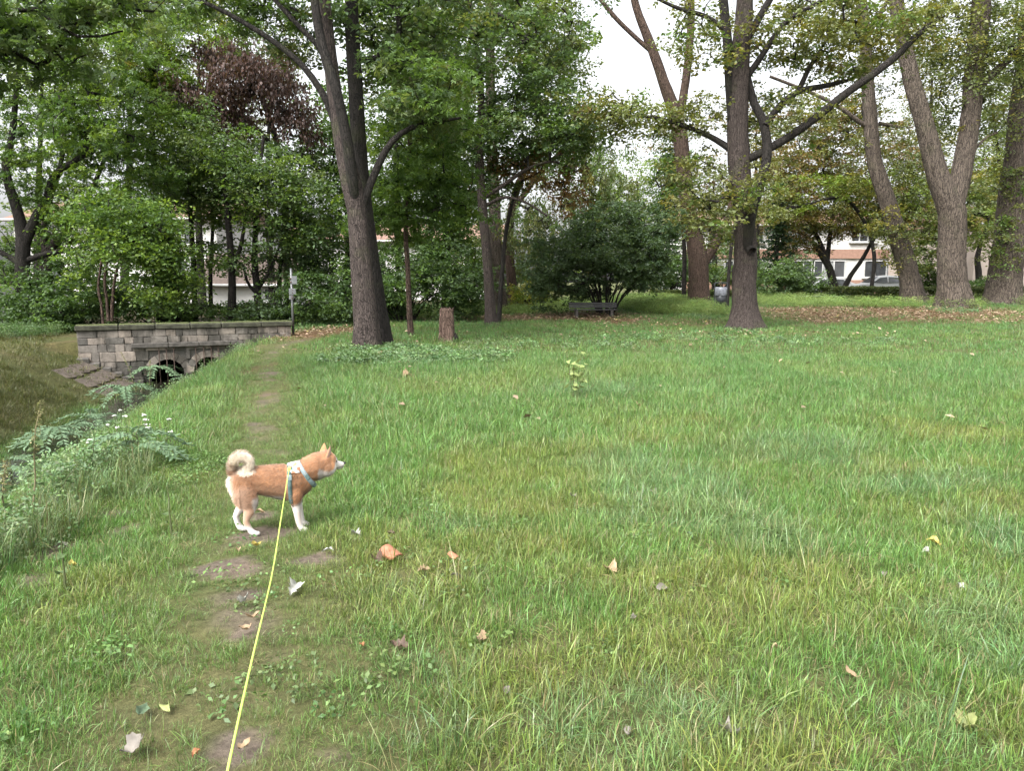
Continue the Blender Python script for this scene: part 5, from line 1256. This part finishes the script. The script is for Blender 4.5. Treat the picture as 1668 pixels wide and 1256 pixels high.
# harness
TEAL = simple_mat('teal_webbing', (.075, .12, .115), .7, scale=60, var=.2); GREYB = simple_mat('grey_blue_webbing', (.22, .28, .30), .7, scale=60, var=.2)
PANEL = bpy.data.materials.new('patterned_panel'); nt = NT(PANEL); tc = nt.new('TexCoord'); vo = nt.new('TexVoronoi', Scale=42.0); nt.link(tc.outputs['Object'], vo.inputs['Vector'])
c = ramp(nt, vo.outputs['Color'], [(0, (.55, .52, .48)), (.42, (.53, .49, .46)), (.5, (.45, .21, .12)), (.75, (.42, .2, .115)), (.85, (.25, .36, .36))]); b = nt.new('BsdfPrincipled', Roughness=.7); nt.link(c, b.inputs['Base Color']); o = nt.new('OutputMaterial'); nt.link(b.outputs[0], o.inputs[0])
def strap(name, mat, o_, nrm, e1, width, off, parent, a0=0, a1=2*math.pi, n=64, thick=.003, rmax=.2):
    """band round the body in the plane through o_ with normal nrm"""
    e1 = np.asarray(e1) - nrm*np.dot(e1, nrm); e1 /= np.linalg.norm(e1); e2 = np.cross(nrm, e1); V = []
    closed = abs(a1 - a0 - 2*math.pi) < 1e-6
    for a_ in np.linspace(a0, a1, n, endpoint=not closed):
        d = e1*math.cos(a_) + e2*math.sin(a_)
        for k in (-1, 1):
            oo = o_ + nrm*k*width/2; h = surf(oo + d*rmax, -d)
            r = (np.linalg.norm(h - oo) if h is not None else .08) + off
            V.append(oo + d*r); V.append(oo + d*(r + thick))
    V = np.array(V).reshape(-1, 4, 3)
    for _ in range(3):
        V = (np.roll(V, 1, 0) + 2*V + np.roll(V, -1, 0))/4 if closed else np.concatenate([V[:1], (V[:-2] + 2*V[1:-1] + V[2:])/4, V[-1:]])
    k_ = len(V); Q = []
    for i in range(k_ if closed else k_ - 1):
        a_, b_ = i*4, ((i+1) % k_)*4
        Q += [(a_+1, b_+1, b_+3, a_+3), (a_, a_+2, b_+2, b_), (a_, b_, b_+1, a_+1), (a_+2, a_+3, b_+3, b_+2)]
    return link(name, np_mesh(name, V.reshape(-1, 3), np.array(Q), mat, None, True), parent)
har = strap('harness', PANEL, np.array([.135, 0, .29]), np.array([1., 0, 0]), np.array([0, 0, 1.]), .072, .005, dog, -.95, .95, 40)
har['label'] = 'white and orange patterned harness panel'
strap('girth_strap', TEAL, g0, gn, np.array([0, 0, 1.]), .024, .006, har)
strap('chest_strap', GREYB, (pa + pb)/2, cn, -dvv, .024, .006, har)
for t, m_ in ((.45, TEAL), (.82, TEAL)):
    q = pa + (pb - pa)*t; h = surf(q + np.array([0, -.25, 0]), (0, 1, 0))
    if h is not None: mb = MB(); mb.box(h - np.array([0, .008, 0]), (.026, .008, .034), Matrix.Rotation(-math.atan2(dvv[0], -dvv[2]), 3, 'Y'), bev=.003); mb.build('buckle', m_, har)
h = surf(np.array([.108, -.25, .315]), (0, 1, 0)); mb = MB(); mb.box(h - np.array([0, .009, 0]), (.03, .008, .03), bev=.003); mb.build('buckle', GREYB, har)

# leash
NEON = simple_mat('yellow_green_webbing', (.42, .56, .11), .6, var=.12, scale=120)
att = Matrix.Rotation(DOG_YAW, 4, 'Z') @ Vector((.110*.94, -.052, .366*1.03)); att = np.array(att) + np.array(dog.location)
e1_ = P(372, 1250, 1.22)
dirv = e1_ - att
endp = e1_ + dirv*.16
pts = [att, att + dirv*.3 + np.array([0, 0, -.028]), att + dirv*.6 + np.array([.006, 0, -.034]), att + dirv*.85 + np.array([0, 0, -.016]), e1_, endp]
sp_, _ = smooth_path(pts, [1]*len(pts), .03)
t_, A_, B_ = frames(sp_); V = []
view = np.array([0, 0, CAM_H]) - sp_; side = np.cross(t_, np.array([[0, 0, 1.]])); side /= np.linalg.norm(side, axis=1)[:, None]; upv = np.cross(side, t_)
for i in range(len(sp_)):
    tw = .25*math.sin(i*.11); s_ = side[i]*math.cos(tw) + upv[i]*math.sin(tw); u_ = np.cross(s_, t_[i])
    for a_, b_ in ((-1, -1), (1, -1), (1, 1), (-1, 1)): V.append(sp_[i] + s_*a_*.0022 + u_*b_*.0012)
n_ = len(sp_); Q = [(i*4+j, i*4+(j+1) % 4, (i+1)*4+(j+1) % 4, (i+1)*4+j) for i in range(n_-1) for j in range(4)]
le = link('leash', np_mesh('leash', np.array(V), np.array(Q), NEON)); tag(le, 'taut yellow green leash running from the dog harness to the bottom edge', 'leash')
hk = MB(); hk.tube([att + np.array([math.cos(a_)*.011, 0, math.sin(a_)*.011]) for a_ in np.linspace(0, 2*math.pi, 14)], [.0022]*14, 6, False); hk.build('snap_hook', GALV, le)
ks = MB(); 
for k in range(3): q = att + dirv*(.010 + .006*k); ks.tube([q + np.array([math.cos(a_)*.007, math.sin(a_)*.004, math.sin(a_)*.007]) for a_ in np.linspace(0, 2*math.pi, 10)], [.003]*10, 6, False)
ks.build('knot', NEON, le)
# ------------------------------------------------------------------ single fallen leaves and bits on the near lawn
def col_mat(name, col, rough=.6, var=.25, scale=25, trans=.12):
    m = bpy.data.materials.new(name); nt = NT(m); tc = nt.new('TexCoord'); nz = nt.new('TexNoise', Scale=scale, Detail=5.0); nt.link(tc.outputs['Object'], nz.inputs['Vector'])
    c = ramp(nt, nz.outputs[0], [(.3, tuple(x*(1-var*1.6) for x in col)), (.7, tuple(min(1, x*(1+var)) for x in col))])
    b = nt.new('BsdfPrincipled', Roughness=rough); b.inputs['Specular IOR Level'].default_value = .3; t = nt.new('BsdfTranslucent'); mx = nt.new('MixShader', Fac=trans)
    nt.link(c, b.inputs['Base Color']); nt.link(c, t.inputs['Color']); nt.link(b.outputs[0], mx.inputs[1]); nt.link(t.outputs[0], mx.inputs[2]); o = nt.new('OutputMaterial'); nt.link(mx.outputs[0], o.inputs[0]); return m
LM = dict(pale=col_mat('pale_leaf', (0.343, 0.343, 0.304)), tan=col_mat('tan_leaf', (0.330, 0.238, 0.145)), green=col_mat('green_leaf', (0.106, 0.158, 0.092)), yellow=col_mat('yellow_leaf', (0.409, 0.330, 0.086)),
          brown=col_mat('brown_leaf', (0.106, 0.069, 0.050)), orange=col_mat('orange_leaf', (0.363, 0.165, 0.079)), lime=col_mat('lime_leaf', (0.277, 0.304, 0.119)), grey=col_mat('grey_tan_leaf', (0.20, 0.18, 0.155)), white=col_mat('white_scrap', (0.449, 0.449, 0.422)))
OUT = {  # half outlines (along, half width)
 'oval': [(0, .0), (.12, .16), (.32, .27), (.55, .28), (.78, .18), (.92, .08), (1, 0)],
 'maple': [(0, .06), (.05, .26), (.10, .40), (.24, .36), (.34, .47), (.46, .36), (.58, .36), (.68, .24), (.84, .15), (1, 0)],
 'oak': [(0, .02), (.10, .07), (.20, .20), (.28, .12), (.42, .30), (.52, .17), (.66, .34), (.76, .18), (.90, .16), (1, 0)],
 'lance': [(0, .03), (.15, .09), (.4, .12), (.7, .085), (1, .0)],
 'strip': [(0, .05), (.2, .13), (.5, .16), (.8, .12), (1, .02)]}
def leaf_mesh(name, shape, size, mat, curl, seed):
    r = np.random.default_rng(seed); hl = OUT[shape]; n = len(hl); V = []; Q = []
    c1, c2 = r.uniform(.3, 1)*curl, r.uniform(-.8, 1)*curl; K = (-1, -.5, 0, .5, 1)
    for (a_, w) in hl:
        for k in K:
            am = a_ if abs(k) > .6 else (a_ if abs(k) < .1 else a_*.9 + .05)
            x = (am - .5)*size; y = k*w*size*1.05
            z = c1*(y*y)*9/size*.5 + c2*(x*x)*5/size*.4 + size*.06*math.sin(a_*9 + seed)*abs(k) + .004*r.normal()
            V.append((x, y, z))
    m_ = len(K)
    for i in range(n-1):
        for j in range(m_-1): Q.append((i*m_+j, (i+1)*m_+j, (i+1)*m_+j+1, i*m_+j+1))
    me = np_mesh(name, np.array(V), np.array(Q), mat, None, True); return me
FALL = [  # px, py, length px, shape, colour, label
 (480, 968, 40, 'oak', 'pale', 'large curled pale grey leaf right of the leash below the dog'),
 (395, 992, 22, 'maple', 'pale', 'small crumpled pale leaf on the worn path left of the leash'),
 (580, 877, 26, 'oak', 'pale', 'pale grey green leaf in grass right of the dog'),
 (534, 903, 22, 'strip', 'white', 'thin white scrap on the bare soil below the dog'),
 (617, 923, 22, 'maple', 'brown', 'dark brown leaf just below the orange shard'),
 (417, 897, 20, 'oval', 'yellow', 'small yellow leaf beside the path close below the dog paws'),
 (388, 903, 14, 'oval', 'tan', 'pale tan leaf left of the small yellow one below the dog'),
 (412, 1016, 26, 'strip', 'tan', 'tan leaf on the soil patch behind the leash'),
 (400, 1037, 22, 'oval', 'tan', 'lower tan leaf on the soil patch left of the leash'),
 (422, 840, 24, 'strip', 'tan', 'pinkish tan bark piece under the dog belly'),
 (272, 1165, 30, 'oval', 'lime', 'pale yellow oval leaf in the lower left'),
 (233, 1171, 40, 'oval', 'green', 'dull green oval leaf beside the pale yellow one lower left'),
 (218, 1242, 44, 'maple', 'grey', 'grey lobed leaf at the bottom edge lower left'),
 (400, 1233, 26, 'oval', 'tan', 'round tan leaf beside the leash at the bottom'),
 (320, 1241, 14, 'oval', 'orange', 'small orange brown leaf left of the leash near the bottom'),
 (1190, 1208, 46, 'oak', 'grey', 'large grey tan oak leaf in the lower right'),
 (1520, 891, 26, 'oval', 'yellow', 'bright yellow leaf in the right part of the lawn'),
 (1509, 908, 18, 'oval', 'pale', 'pale leaf just below the bright yellow one'),
 (1563, 966, 22, 'oval', 'white', 'whitish leaf below and right of the yellow leaf'),
 (1572, 1198, 36, 'maple', 'lime', 'pale green leaf near the lower right corner'),
 (1022, 1206, 24, 'oval', 'grey', 'tan grey leaf left of the large oak leaf'),
 (1078, 967, 20, 'oval', 'grey', 'small pale tan leaf right of centre'),
 (1064, 806, 20, 'oval', 'grey', 'small pinkish leaf lying on the blue green tussock'),
 (932, 815, 18, 'oval', 'grey', 'small tan leaf left of the blue green tussock'),
 (997, 936, 26, 'maple', 'tan', 'tan leaf in dry grass right of the orange shard'),
 (1120, 876, 30, 'strip', 'green', 'dull green leaf strip in the long grass'),
 (1440, 944, 18, 'oval', 'grey', 'small grey leaf left below the bright yellow leaf'),
 (1264, 1064, 18, 'oval', 'tan', 'small tan leaf right of centre in the lower lawn'),
 (1388, 1113, 30, 'strip', 'tan', 'narrow tan leaf left of the lower right tussock'),
 (1033, 1015, 18, 'oval', 'grey', 'little grey leaf above the lower tussock right of centre'),
 (690, 937, 26, 'oak', 'tan', 'tan dry leaf left of the small orange piece'),
 (745, 946, 26, 'strip', 'grey', 'greyish leaf just below the small orange piece'),
 (785, 1052, 34, 'oak', 'tan', 'dry tan leaf in the bare spot low centre'),
 (650, 1064, 34, 'oak', 'brown', 'dark curled leaf in the lower centre left'),
 (118, 929, 20, 'oval', 'yellow', 'pale yellow leaf on the bank at the left edge'),
 (100, 897, 22, 'oval', 'grey', 'grey leaf on bare soil at the left edge'),
 (1155, 653, 15, 'maple', 'orange', 'orange maple leaf in the middle right of the lawn'),
 (1043, 666, 14, 'maple', 'tan', 'tan leaf right of the little sapling'),
 (665, 616, 18, 'maple', 'tan', 'tan leaf on the lawn below the thick trunk'),
 (1484, 716, 18, 'oval', 'yellow', 'small yellow leaf in the far right lawn'),
 (637, 877, 14, 'oval', 'brown', 'tiny brown leaf above the orange shard'),
 (825, 1142, 22, 'oval', 'grey', 'small grey leaf in the bare spot at lower centre'),
 (590, 1062, 14, 'oval', 'orange', 'tiny rusty leaf low left of centre'),
]
rr_ = np.random.default_rng(77)
for i, (px, py, L, sh, cm, lb) in enumerate(FALL):
    g = G(px, py); size = max(.03, L*g[1]/F_PX*1.0)
    o = link('fallen_leaf', leaf_mesh('fallen_leaf', sh, size, LM[cm], .9, i), loc=(g[0], g[1], g[2] + .022 + .08*size)); o.rotation_euler = (rr_.normal(0.25, .15), rr_.normal(0, .2), rr_.uniform(0, 6.28))
    tag(o, lb, 'leaf', 'fallen leaves on the near lawn')
# orange clay pot shards
CLAY = simple_mat('terracotta', (0.317, 0.132, 0.076), .75, var=.2, scale=30, bump=.3)
def shard(px, py, size, lb, seed, arc):
    g = G(px, py); r = np.random.default_rng(seed); V = []; n, m_ = 9, 7; R = size*.55
    for L_ in (R, R*.84):
        for i in range(n):
            t = i/(n-1); 
            for j in range(m_):
                a_ = (j/(m_-1) - .5)*arc*(1 - .5*abs(t - .35)) + .1*math.sin(t*7)
                V.append(((t - .5)*size*1.25 + .004*r.normal()*(j in (0, m_-1)), math.sin(a_)*L_, math.cos(a_)*L_))
    Q = []
    for i in range(n-1):
        for j in range(m_-1):
            a_ = i*m_+j; Q += [(a_, a_+1, a_+m_+1, a_+m_), (n*m_+a_, n*m_+a_+m_, n*m_+a_+m_+1, n*m_+a_+1)]
    ed_ = [i*m_ for i in range(n)] ; 
    def rim(ids):
        for a_, b_ in zip(ids[:-1], ids[1:]): Q.append((a_, b_, b_+n*m_, a_+n*m_))
    rim([i*m_ for i in range(n)]); rim([i*m_+m_-1 for i in range(n)][::-1]); rim(list(range(m_))[::-1]); rim([(n-1)*m_+j for j in range(m_)])
    o = link('pot_shard', np_mesh('pot_shard', np.array(V), np.array(Q), CLAY, None, True), loc=(g[0], g[1], g[2] + .012)); o.rotation_euler = (.1, .25, -.75); tag(o, lb, 'shard')
shard(637, 912, .085, 'large curved orange clay shard lying on the lawn', 1, 2.6)
shard(738, 914, .045, 'small orange clay fragment right of the large shard', 2, 2.0)

# ------------------------------------------------------------------ single plants
STEMM = simple_mat('green_stem', (0.073, 0.086, 0.033), .6, scale=30); DRYST = simple_mat('dry_stem', (0.158, 0.139, 0.073), .7, scale=30)
LYG, LGG, LGR = col_mat('sapling_leaf', (.27, .33, .12), .5, .15, 20, .3), col_mat('pinnate_leaf', (.155, .24, .135), .45, .2, 14, .3), col_mat('weed_leaf', (0.099, 0.152, 0.059), .5, .2, 14, .3)
def place_leaf(me, parent, p, az, pitch, name='leaf', roll=0):
    o = link(name, me, parent, p); o.rotation_euler = Euler((roll, pitch, az), 'XYZ'); return o
def base_leaf(shape, size, mat, seed, curl=.4):
    me = leaf_mesh('leaf', shape, size, mat, curl, seed)
    for v in me.vertices: v.co.x += size*.5
    return me
g = G(935, 652); sap = link('sapling', None, loc=g); tag(sap, 'little sapling with pale yellow green leaves alone on the lawn', 'sapling')
sl = [base_leaf('maple', s, LYG, 900 + i, .3) for i, s in enumerate((.065, .08, .07))]
r_ = np.random.default_rng(14)
for sx, hgt in ((-.06, .60), (.055, .56), (-.01, .46), (.09, .42)):
    mb = MB(); top = np.array([sx*1.6, r_.normal(0, .04), hgt]); mb.tube([(sx*.15, 0, -.03), (sx*.9, 0, hgt*.55), top], [.005, .004, .002], 6); mb.build('stem', STEMM, sap)
    for t in (.3, .42, .54, .66, .78, .9, 1.0):
        p = np.array([sx*.15, 0, 0]) + (top - np.array([sx*.15, 0, 0]))*t + [0, 0, .0]
        place_leaf(sl[r_.integers(0, 3)], sap, p + r_.normal(0, .012, 3), r_.uniform(0, 6.28), r_.uniform(-.2, .5), roll=r_.normal(0.5, .3))
def pinnate(label, px, py, n, L, seed, hgt=.25, name='tree_of_heaven', mat=None):
    L *= .8; hgt *= .85
    g = G(px, py); root = link(name, None, loc=g); tag(root, label, 'plant'); r = np.random.default_rng(seed)
    lf = [base_leaf('lance', L*s, mat or LGG, seed*7 + i, .3) for i, s in enumerate((.26, .22, .30))]
    mb = MB(); mb.tube([(0, 0, -.1), (.01, 0, hgt*.6), (0, .01, hgt)], [.010, .008, .005], 6); mb.build('stem', STEMM, root)
    for k in range(n):
        az = 2*math.pi*k/n + r.normal(0, .25); rise = r.uniform(.25, .7); z0 = hgt*r.uniform(.55, 1)
        d = np.array([math.cos(az), math.sin(az), 0]); pts = [np.array([0, 0, z0]) + d*L*t + np.array([0, 0, L*(rise*t - .75*t*t)]) for t in np.linspace(0, 1, 7)]
        mb = MB(); mb.tube(pts, np.linspace(.004, .0015, 7), 5); fr = mb.build('frond', STEMM, root)
        for t in np.linspace(.15, 1, 11):
            i = min(5, int(t*6)); p = pts[i] + (pts[i+1] - pts[i])*(t*6 - i)
            for s in (-1, 1): place_leaf(lf[r.integers(0, 3)], fr, p, az + s*(1.15 - .5*t), r.uniform(.05, .4), 'leaflet', s*.2)
pinnate('fern like plant of feathery fronds nearest the bridge arches', 255, 628, 10, .75, 31, .6)
pinnate('feathery plant hanging over the bank below the arches', 300, 612, 10, .7, 32, .55)
pinnate('feathery plant on the bank between bridge and white flowers', 205, 668, 10, .7, 33, .55)
pinnate('feathery plant beside the tall seeding stalk at left', 95, 742, 10, .65, 34, .5)
pinnate('feathery plant low at the left picture edge', 20, 800, 9, .6, 35, .5)
pinnate('feathery plant between the leaning weed and the stream', 150, 715, 9, .6, 37, .5)
pinnate('feathery plant at the top of the bank right of the arches', 335, 603, 8, .55, 38, .4)
pinnate('feathery plant in front of the white flowers', 225, 760, 8, .45, 39, .3)
pinnate('small fern standing on top of the far bank', 55, 545, 7, .55, 36, .25, 'fern')
def stalk(label, px, py, top, seed, tassel=True, lean=0., mat=None, nl=10, name='tall_weed'):
    g = G(px, py); hgt = (py - top)*g[1]/F_PX; root = link(name, None, loc=g); tag(root, label, 'weed'); r = np.random.default_rng(seed)
    pts = [np.array([lean*hgt*t*t, r.normal(0, .01), hgt*t - .03]) for t in np.linspace(0, 1, 6)]
    mb = MB(); mb.tube(pts, np.linspace(.007, .0025, 6), 6); mb.build('stem', DRYST if tassel else STEMM, root)
    lf = [base_leaf('oval', s, mat or LGR, seed*5 + i, .5) for i, s in enumerate((.06, .08, .05))]
    for k in range(nl):
        t = .15 + .7*k/nl; i = int(t*5); p = pts[i] + (pts[i+1] - pts[i])*(t*5 - i); place_leaf(lf[r.integers(0, 3)], root, p, k*2.4 + r.normal(0, .3), r.uniform(-.1, .6))
    if tassel:
        n = 70; tt = r.uniform(.62, 1.02, n); cen = np.array([lean*hgt*tt*tt, 0*tt, hgt*tt - .03]).T + r.normal(0, .011, (n, 3))*(1.2 - tt)[:, None]*2
        v, f, c = leaf_cloud(cen, 5, (.012, .012, .016), .012, [(3, (.20, .19, .085)), (2, (.15, .17, .065)), (1, (.24, .20, .115))], seed=seed)
        link('seed_head', np_mesh('seed_head', v, f, LITM, c), root)
stalk('tall weed stalk with yellowish seed head at the left bank', 58, 850, 640, 61, lean=.12)
stalk('leaning weed stalk with pale leaves left of the bare soil', 90, 835, 745, 62, False, .5)
stalk('tall pale seeding weed leaning left before the bridge', 222, 650, 572, 63, lean=-.25)
stalk('slim weed standing before the left arch', 245, 640, 585, 64, lean=.05)
stalk('seeding weed at the far left edge above the bank', 8, 880, 735, 65, lean=.1)
stalk('thin dry stalk standing above the bare soil at left', 108, 965, 840, 66, False, lean=.02, nl=3)
stalk('dry stalk right of the bare soil patch left of the dog', 280, 875, 780, 67, False, lean=-.05, nl=2)
stalk('leafy weed beside the bare patch on the bank top', 150, 790, 700, 68, False, .1)
# white flowered weeds
WHITEF = simple_mat('white_petals', (0.515, 0.515, 0.475), .6, var=.08)
def yarrow(label, px, py, spots, seed):
    g = G(px, py); root = link('yarrow', None, loc=g); tag(root, label, 'flower'); r = np.random.default_rng(seed)
    lf = [base_leaf('strip', s, LGR, seed*3 + i) for i, s in enumerate((.07, .09))]
    for (dx, dh) in spots:
        p1 = np.array([dx, r.normal(0, .12), dh]); mb = MB(); mb.tube([(dx*.6, 0, -.05), p1*[.9, .9, .6], p1], [.003, .0025, .0018], 5); stm = mb.build('stem', STEMM, root)
        cen = p1 + r.normal(0, .010, (10, 3))*[1, 1, .35]
        mb = MB()
        for q in cen: mb.box(q, (.012, .012, .008), Matrix.Rotation(r.uniform(0, 3), 3, 'Z'), bev=.003)
        mb.build('blossom', WHITEF, stm)
        for k in range(5): place_leaf(lf[k % 2], stm, np.array([dx*.7, 0, 0]) + (p1 - [dx*.7, 0, 0])*(.15 + .14*k), k*2.4, .2)
yarrow('white flowering weeds right of the feathery bank plants', 200, 735, [(-.05, .30), (.04, .36), (.14, .33), (.24, .28), (.20, .22), (-.12, .22)], 71)
yarrow('second clump of small white flowers nearer the path', 255, 735, [(.0, .22), (.10, .26), (-.10, .30), (.22, .20)], 72)
yarrow('few white flowers low beside the left weeds', 165, 750, [(.0, .20), (.06, .24), (-.06, .16)], 73)

# ------------------------------------------------------------------ buildings, fence, car
PLAST = simple_mat('pale_plaster', (.56, .55, .53), .9, var=.06, scale=3); PINKW = simple_mat('pinkish_plaster', (0.396, 0.330, 0.290), .9, var=.06, scale=3)
SALM = simple_mat('salmon_plaster', (0.30, 0.18, 0.135), .85, var=.12, scale=5); TILE = simple_mat('roof_tile', (0.19, 0.115, 0.085), .8, var=.25, scale=9)
WFR = simple_mat('white_window_frame', (0.488, 0.488, 0.482), .5, var=.05); GLASSM = simple_mat('window_glass', (.055, .06, .065), .08, var=.3, scale=1.5, spec=.8); CURT = simple_mat('net_curtain', (0.297, 0.304, 0.304), .6, var=.2, scale=4, spec=.6)
GREYF = simple_mat('concrete_fence', (0.198, 0.205, 0.205), .9, var=.15, scale=6, bump=.3)
def building(label, loc, rz, w, depth, hgt, wall, rows, roof=None, band=None, name='apartment_building', roof_h=1.5):
    """rows: (sill z, head z, [window centre x], width)"""
    root = link(name, None, loc=loc); root.rotation_euler = (0, 0, rz); tag(root, label, 'building')
    mb = MB(); mb.box((0, depth/2 + .12, hgt/2 - .4), (w, depth, hgt + .8)); mb.build('wall', wall, root)
    for k, (z0, z1, xs, ww) in enumerate(rows):
        for i, x in enumerate(xs):
            mb = MB(); t = .07; hh = z1 - z0
            mb.box((x, .075, z0 + t/2), (ww, .12, t)); mb.box((x, .075, z1 - t/2), (ww, .12, t))
            for q in (-ww/2 + t/2, -ww/6, ww/6, ww/2 - t/2): mb.box((x + q, .075, (z0+z1)/2), (t, .118, hh - 2*t))
            f = mb.build('window', WFR, root)
            for q in (-ww/3 + t/4, 0, ww/3 - t/4):
                mb = MB(); mb.box((x + q, .095, (z0+z1)/2), (ww/3 - t*.9, .02, hh - 2*t)); mb.build('pane', CURT if (i + int(q*10) + k) % 3 == 0 else GLASSM, f)
            mb = MB(); mb.box((x, -.02, z0 - .05), (ww + .3, .24, .08)); mb.build('sill', WFR, root)
    if band:
        for z0, z1, m_ in band: mb = MB(); mb.box((0, .045, (z0+z1)/2), (w - .02, .15, z1 - z0)); mb.build('wall_band', m_, root)
    if roof:
        mb = MB(); mb.add([(-w/2-.4, -.45, hgt), (w/2+.4, -.45, hgt), (w/2+.4, depth/2, hgt + roof_h), (-w/2-.4, depth/2, hgt + roof_h), (-w/2-.4, depth+.6, hgt), (w/2+.4, depth+.6, hgt), (-w/2-.4, -.45, hgt-.15), (w/2+.4, -.45, hgt-.15)],
                          [(0, 1, 2, 3), (3, 2, 5, 4), (6, 7, 1, 0), (0, 3, 4), (1, 5, 2)]); rf = mb.build('roof', roof, root)
        mb = MB(); mb.tube([(-w/2-.4, -.5, hgt-.05), (w/2+.4, -.5, hgt-.05)], [.07, .07], 8); mb.build('gutter', WFR, root)
    return root
D = 62; s_ = D/F_PX
c = P(1310, 470, D); wins = [P(p, 430, D)[0] - c[0] for p in (1172, 1222, 1300, 1350, 1436)]
gz0 = float(H(c[0], c[1])); zz = lambda py: P(1400, py, D)[2] - gz0
building('long low block of flats with salmon bands and white windows behind the hedge', (c[0], D, gz0), 0, 19, 10, zz(366), PLAST,
         [(zz(452), zz(424), wins, 2.7), (zz(394), zz(371), [wins[0], wins[1], wins[2] - .3, P(1405, 430, D)[0] - c[0]], 2.0)], TILE, [(-.3, zz(456), SALM), (zz(421), zz(406), SALM)])
c = P(1690, 470, 50); building('pale pinkish plastered house wall at the right picture edge', (c[0], 50, float(H(c[0], 50))), .12, 9, 9, 4.6, PINKW, [(1.2, 2.5, [2.5], 1.2)], TILE, name='house')
c = P(190, 470, 48); building('long whitish building behind the left grove', (c[0], 48, 0), -.08, 13, 9, 5.2, PLAST, [(1.3, 2.7, [-4.4, 4.2], 1.7), (3.6, 4.8, [-4.4, 0, 4.2], 1.7)], TILE, name='house')
c = P(398, 470, 42); building('small white house with reddish roof seen behind the grove', (c[0], 42, 0), .06, 4.4, 5, 1.25, PLAST, [(.35, 1.05, [.9], .9)], simple_mat('faded_roof', (0.17, 0.13, 0.11), .85, var=.2), name='house', roof_h=1.7)
c = P(640, 470, 58); building('pale house wall glimpsed between the trees left of centre', (c[0], 58, 0), .02, 16, 9, 4.4, PLAST, [(1.2, 2.5, [-5, -1.5, 2, 5.5], 1.5)], TILE, name='house')
# concrete panel fence at the far left
fa, fb = P(-60, 520, 25.0), P(118, 520, 27.5)
fr = link('panel_fence', None, loc=(fa[0], fa[1], 0)); tag(fr, 'grey concrete panel fence behind the shrubs at far left', 'fence'); dv = (fb - fa)[:2]; L = np.linalg.norm(dv); fr.rotation_euler = (0, 0, math.atan2(dv[1], dv[0]))
n = 2
for k in range(n + 1): mb = MB(); mb.box((L*k/n, 0, .62), (.12, .14, 1.5), bev=.01); mb.build('post', GREYF, fr)
for k in range(n):
    for j in range(4): mb = MB(); mb.box((L*(k+.5)/n, .01, .12 + j*.315), (L/n - .13, .05, .305), bev=.008); mb.build('panel', GREYF, fr)
# green tube railing
GRP = simple_mat('green_railing_paint', (.12, .22, .15), .5); a_ = P(1496, 470, 47); b_ = P(1545, 470, 47)
rl = link('railing', None, loc=(a_[0], 47, float(H(a_[0], 47)))); tag(rl, 'pale green tube railing between two ridged trunks', 'railing'); L = b_[0] - a_[0]
for z in (.95, 1.6): mb = MB(); mb.tube([(0, 0, z), (L, 0, z)], [.03, .03], 8); mb.build('rail', GRP, rl)
for x in (0, L): mb = MB(); mb.tube([(x, 0, -.1), (x, 0, 1.65)], [.035, .035], 8); mb.build('post', GRP, rl)
# parked cars
CARW = simple_mat('white_car_paint', (0.475, 0.482, 0.488), .25, var=.03, spec=.6); TYRE = simple_mat('tyre', (.02, .02, .02), .9); RIM = simple_mat('rim', (.4, .4, .42), .35, .8); LAMP = simple_mat('head_lamp', (.6, .6, .62), .15)
def car(label, loc, rz):
    root = link('parked_car', None, loc=loc); root.rotation_euler = (0, 0, rz); tag(root, label, 'car', 'cars parked behind the hedge')
    prof = [(-2.05, .35), (-2.1, .62), (-2.0, .86), (-1.2, .95), (-.55, 1.38), (.1, 1.47), (.95, 1.42), (1.55, 1.12), (1.95, .98), (2.02, .6), (1.95, .32)]
    secs = [(-.84, .90, .72), (-.80, 1.0, .86), (-.55, 1, 1.0), (0, 1, 1.012), (.55, 1, 1.0), (.80, 1.0, .86), (.84, .90, .72)]
    V = []; n = len(prof)
    for y, sx, top in secs:
        for x, z in prof: V.append((x*(sx if abs(x) > 1.9 else 1), y*(1 - .22*max(0, z - .95)/.5 if True else 1), z if z < .9 else .9 + (z - .9)*(1 if abs(y) < .6 else top)))
    Q = [(i*n+j, i*n+(j+1) % n, (i+1)*n+(j+1) % n, (i+1)*n+j) for i in range(len(secs)-1) for j in range(n)]
    mb = MB(); mb.add(V, Q + [tuple(range(n)), tuple(range((len(secs)-1)*n, len(secs)*n))]); mb.build('body', CARW, root, True)
    for s in (-1, 1):
        for q in ([(-1.05, .98), (-.52, 1.31), (-.05, 1.36), (-.05, .98)], [(.03, .98), (.03, 1.36), (.88, 1.31), (1.35, 1.02)]):
            mb = MB(); mb.add([(x, s*(.852 - .19*max(0, z - .95)/.5), z) for x, z in q], [(0, 1, 2, 3)]); mb.build('side_window', GLASSM, root)
        for x in (-1.3, 1.25):
            mb = MB(); mb.tube([(x, s*.62, .31), (x, s*.84, .31)], [.31, .31], 20); w = mb.build('wheel', TYRE, root); mb = MB(); mb.tube([(x, s*.80, .31), (x, s*.855, .31)], [.19, .18], 14); mb.build('rim', RIM, w)
        mb = MB(); mb.box((-2.02, s*.58, .72), (.12, .32, .14), bev=.03); mb.build('headlight', LAMP, root)
    mb = MB(); mb.add([(-1.17, -.62, .985), (-1.17, .62, .985), (-.58, .56, 1.385), (-.58, -.56, 1.385)], [(0, 1, 2, 3)]); mb.build('windscreen', GLASSM, root)
    return root
p = P(1437, 470, 52); car('white parked car whose roof shows above the hedge', (p[0], 52, float(H(p[0], 52)) - .12), 0)
p = P(1345, 470, 54); car('white parked car mostly hidden behind the slanting stems', (p[0], 54, float(H(p[0], 54)) - .25), 0)
